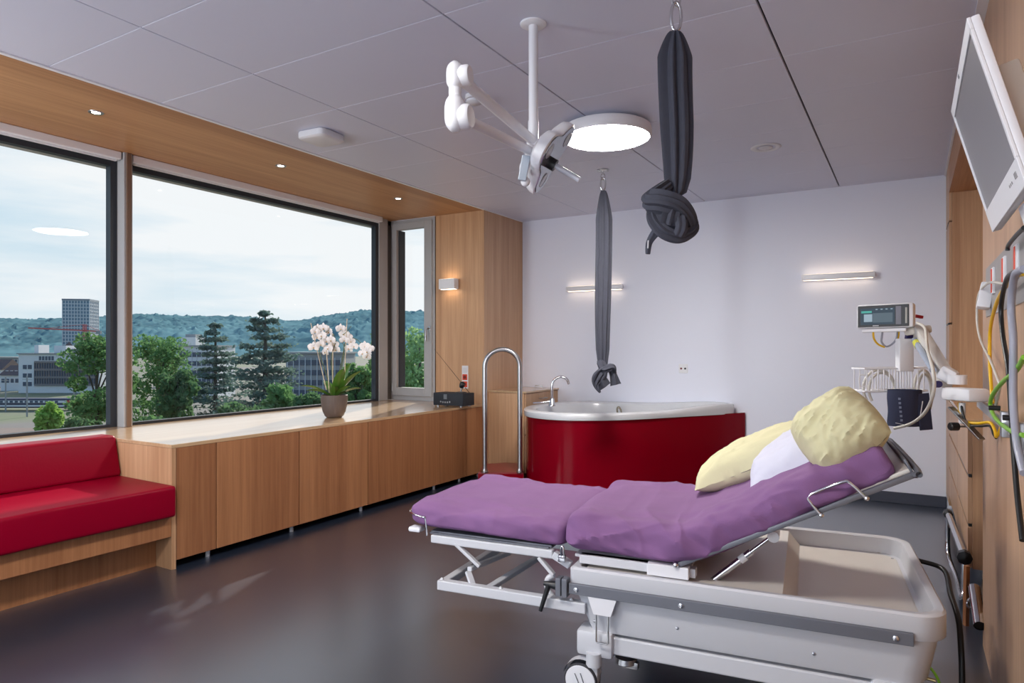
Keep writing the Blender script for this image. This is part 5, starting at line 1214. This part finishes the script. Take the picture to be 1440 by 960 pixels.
def emb(u, v): p = pT(-420 + 500 * u, 489, 60 + 60 * v); return Vector((p.x, p.y, GZ + .1 + 3.2 * math.sin(math.pi * v) * (1 - u) ** .4))
em.grid(emb, 20, 10).build('ground_embankment', simple('ballast brown', rgb(112, 98, 92), .9, vary=.2, vscale=2), kind='structure')

# ---- trees
def leaf_mat(name, c, v=.30):
    m = simple(name, c, .7, vary=v, vscale=1.1, spec=.2); n = m.node_tree; b = n.nodes['Principled BSDF']
    t = n.nodes.new('ShaderNodeBsdfTranslucent'); x = n.nodes.new('ShaderNodeMixShader'); x.inputs[0].default_value = .45
    src = b.inputs['Base Color'].links[0].from_socket; n.links.new(src, t.inputs[0]); n.links.new(b.outputs[0], x.inputs[1]); n.links.new(t.outputs[0], x.inputs[2]); n.links.new(x.outputs[0], n.nodes['Material Output'].inputs[0])
    return m
LG1 = leaf_mat('leaf mid green', rgb(108, 146, 92)); LG2 = leaf_mat('leaf bright green', rgb(150, 186, 98)); LG3 = leaf_mat('needle grey green', rgb(104, 126, 116)); LG4 = leaf_mat('leaf pale green', rgb(152, 184, 124)); LG5 = leaf_mat('leaf dark green', rgb(92, 124, 84))
BARK = simple('bark', rgb(86, 78, 72), .9)
def cards(C, size, flat, rng):
    """small folded leaf sprays at points C -> verts, faces"""
    n = len(C); a = rng.normal(size=(n, 3)); a[:, 2] *= flat; a /= np.linalg.norm(a, axis=1)[:, None]
    b = rng.normal(size=(n, 3)); b[:, 2] *= flat; b -= a * (a * b).sum(1)[:, None]; b /= np.linalg.norm(b, axis=1)[:, None]
    s = size * rng.uniform(.6, 1.3, (n, 1)); a = a * s; b = b * s * .55
    V = np.stack([C - a, C + b, C + a, C - b], 1).reshape(-1, 3)
    return [tuple(v) for v in V], [(4 * i, 4 * i + 1, 4 * i + 2, 4 * i + 3) for i in range(n)]
def fast(name, V, Fc, mat, parent):
    me = bpy.data.meshes.new(name); me.from_pydata(V, [], Fc); me.materials.append(mat); o = bpy.data.objects.new(name, me); COL.objects.link(o); o.parent = parent; return o
def deciduous(x, yt, yb_, wpx, t, mat, label, seed, name='leafy_tree', size=.22, n=5200, group='trees outside the window'):
    rng = np.random.default_rng(seed); c = pT(x, (yt + yb_) / 2, t); hw = wpx / 2 * t / F; hh = (yb_ - yt) / 2 * t / F
    tr = thing(name, label, 'tree', (c.x, c.y, GZ), group); base = np.array((c.x, c.y, GZ))
    nb = 26; bl = []
    for i in range(nb):
        z = rng.uniform(-.9, .85); r = math.sqrt(max(.05, 1 - z * z)) * rng.uniform(.35, .85); an = rng.uniform(0, 2 * math.pi); bl.append((np.array((r * math.cos(an) * hw, r * math.sin(an) * hw, z * hh)), rng.uniform(.22, .40)))
    bl.append((np.array((0, 0, hh * .62)), .36))
    pts = []
    for (q, s) in bl:
        d = rng.normal(size=(n // nb, 3)); d /= np.linalg.norm(d, axis=1)[:, None]; rad = rng.uniform(.45, 1, (len(d), 1)) ** .5
        pts.append(np.array(c) + q + d * rad * np.array((hw * s * 1.15, hw * s * 1.15, hh * s * .8)))
    P = np.concatenate(pts); V, Fc = cards(P - base, size, 1, rng); fast('foliage', V, Fc, mat, tr)
    m = MB(); zc = c.z; m.tube([(c.x, c.y, GZ), (c.x + .2, c.y, (GZ + zc) / 2), (c.x, c.y, zc + hh * .4)], lambda u: .32 - .25 * u, 8, 4)
    for (q, s) in bl[::2]: m.tube([(c.x, c.y, zc - hh * .5), tuple(np.array(c) + q * .5 + np.array((0, 0, -.2))), tuple(np.array(c) + q)], lambda u: .09 - .06 * u, 5, 3)
    m.build('trunk', BARK, tr)
    return tr
def pine(x, yt, yb_, wpx, t, label, seed, mat):
    rng = np.random.default_rng(seed); top = pT(x, yt, t); hw = wpx / 2 * t / F; zb_ = pT(x, yb_, t).z
    tr = thing('pine_tree', label, 'tree', (top.x, top.y, GZ), 'trees outside the window'); base = np.array((top.x, top.y, GZ))
    H_ = top.z - zb_; pts = []; m = MB(); m.tube([(top.x, top.y, GZ), (top.x, top.y, zb_ + H_ * .5), (top.x, top.y, top.z - .2)], lambda u: .3 - .26 * u, 8, 4)
    lev = 15
    for i in range(lev):
        s = i / (lev - 1); z = top.z - .25 - s * H_; R_ = hw * (.10 + .98 * s ** .62) * rng.uniform(.72, 1.15)
        for k in range(5 if s < .3 else 8):
            an = rng.uniform(0, 2 * math.pi); L = R_ * rng.uniform(.6, 1.1); e = np.array((math.cos(an), math.sin(an), rng.uniform(.0, .30)))
            tip = np.array((top.x, top.y, z)) + e * L
            m.tube([(top.x, top.y, z - .1), tuple(tip)], .03, 4, 0, False, False)
            for f in np.linspace(.45, 1.05, 6):
                c = np.array((top.x, top.y, z)) + e * L * f; wd = .15 * R_ + .14
                pts.append(c + rng.normal(size=(11, 3)) * np.array((wd * .8, wd * .8, .09)))
    P = np.concatenate(pts); V, Fc = cards(P - base, .19, .55, rng); fast('needles', V, Fc, mat, tr); m.build('trunk', BARK, tr)
deciduous(135, 470, 590, 100, 62, LG1, 'broad leafy green tree partly behind the window mullion', 11, n=5200)
deciduous(222, 468, 590, 88, 76, LG1, 'leafy green tree between the mullion and the pines', 12, n=5600)
deciduous(250, 522, 600, 60, 52, LG5, 'low dark green bushy tree at the foot of the pines', 13, n=3000)
deciduous(72, 565, 625, 42, 44, LG2, 'small bright green young tree in front of the train', 14, n=2600, size=.16)
deciduous(120, 588, 640, 60, 40, LG5, 'dark green bush in front of the broad tree', 24, 'bush', n=2600, size=.16)
deciduous(215, 582, 640, 90, 40, LG1, 'green bush low below the leafy trees by the mullion', 25, 'bush', n=3200, size=.16)
pine(303, 455, 600, 88, 66, 'shorter grey green pine beside the leafy tree', 31, LG3)
pine(373, 437, 600, 112, 52, 'tall spreading pine outside the middle of the wide window', 32, LG3)
deciduous(395, 540, 610, 60, 40, LG1, 'rounded green bush in front of the tall pine', 15, 'bush', n=3000)
deciduous(340, 570, 630, 90, 36, LG5, 'dark low bush below the two pines', 16, 'bush', n=3200, size=.17)
deciduous(440, 552, 610, 60, 33, LG5, 'dark green bush behind the orchid pot', 17, 'bush', n=2600)
deciduous(505, 515, 610, 62, 46, LG1, 'green tree behind the orchid near the window corner', 18, n=4200, size=.18)
deciduous(540, 462, 560, 52, 60, LG4, 'pale green tree rising beside the window corner post', 19, n=3600, size=.2)
deciduous(590, 462, 600, 96, 40, LG4, 'pale green airy tree outside the casement', 20, n=4200, size=.15)
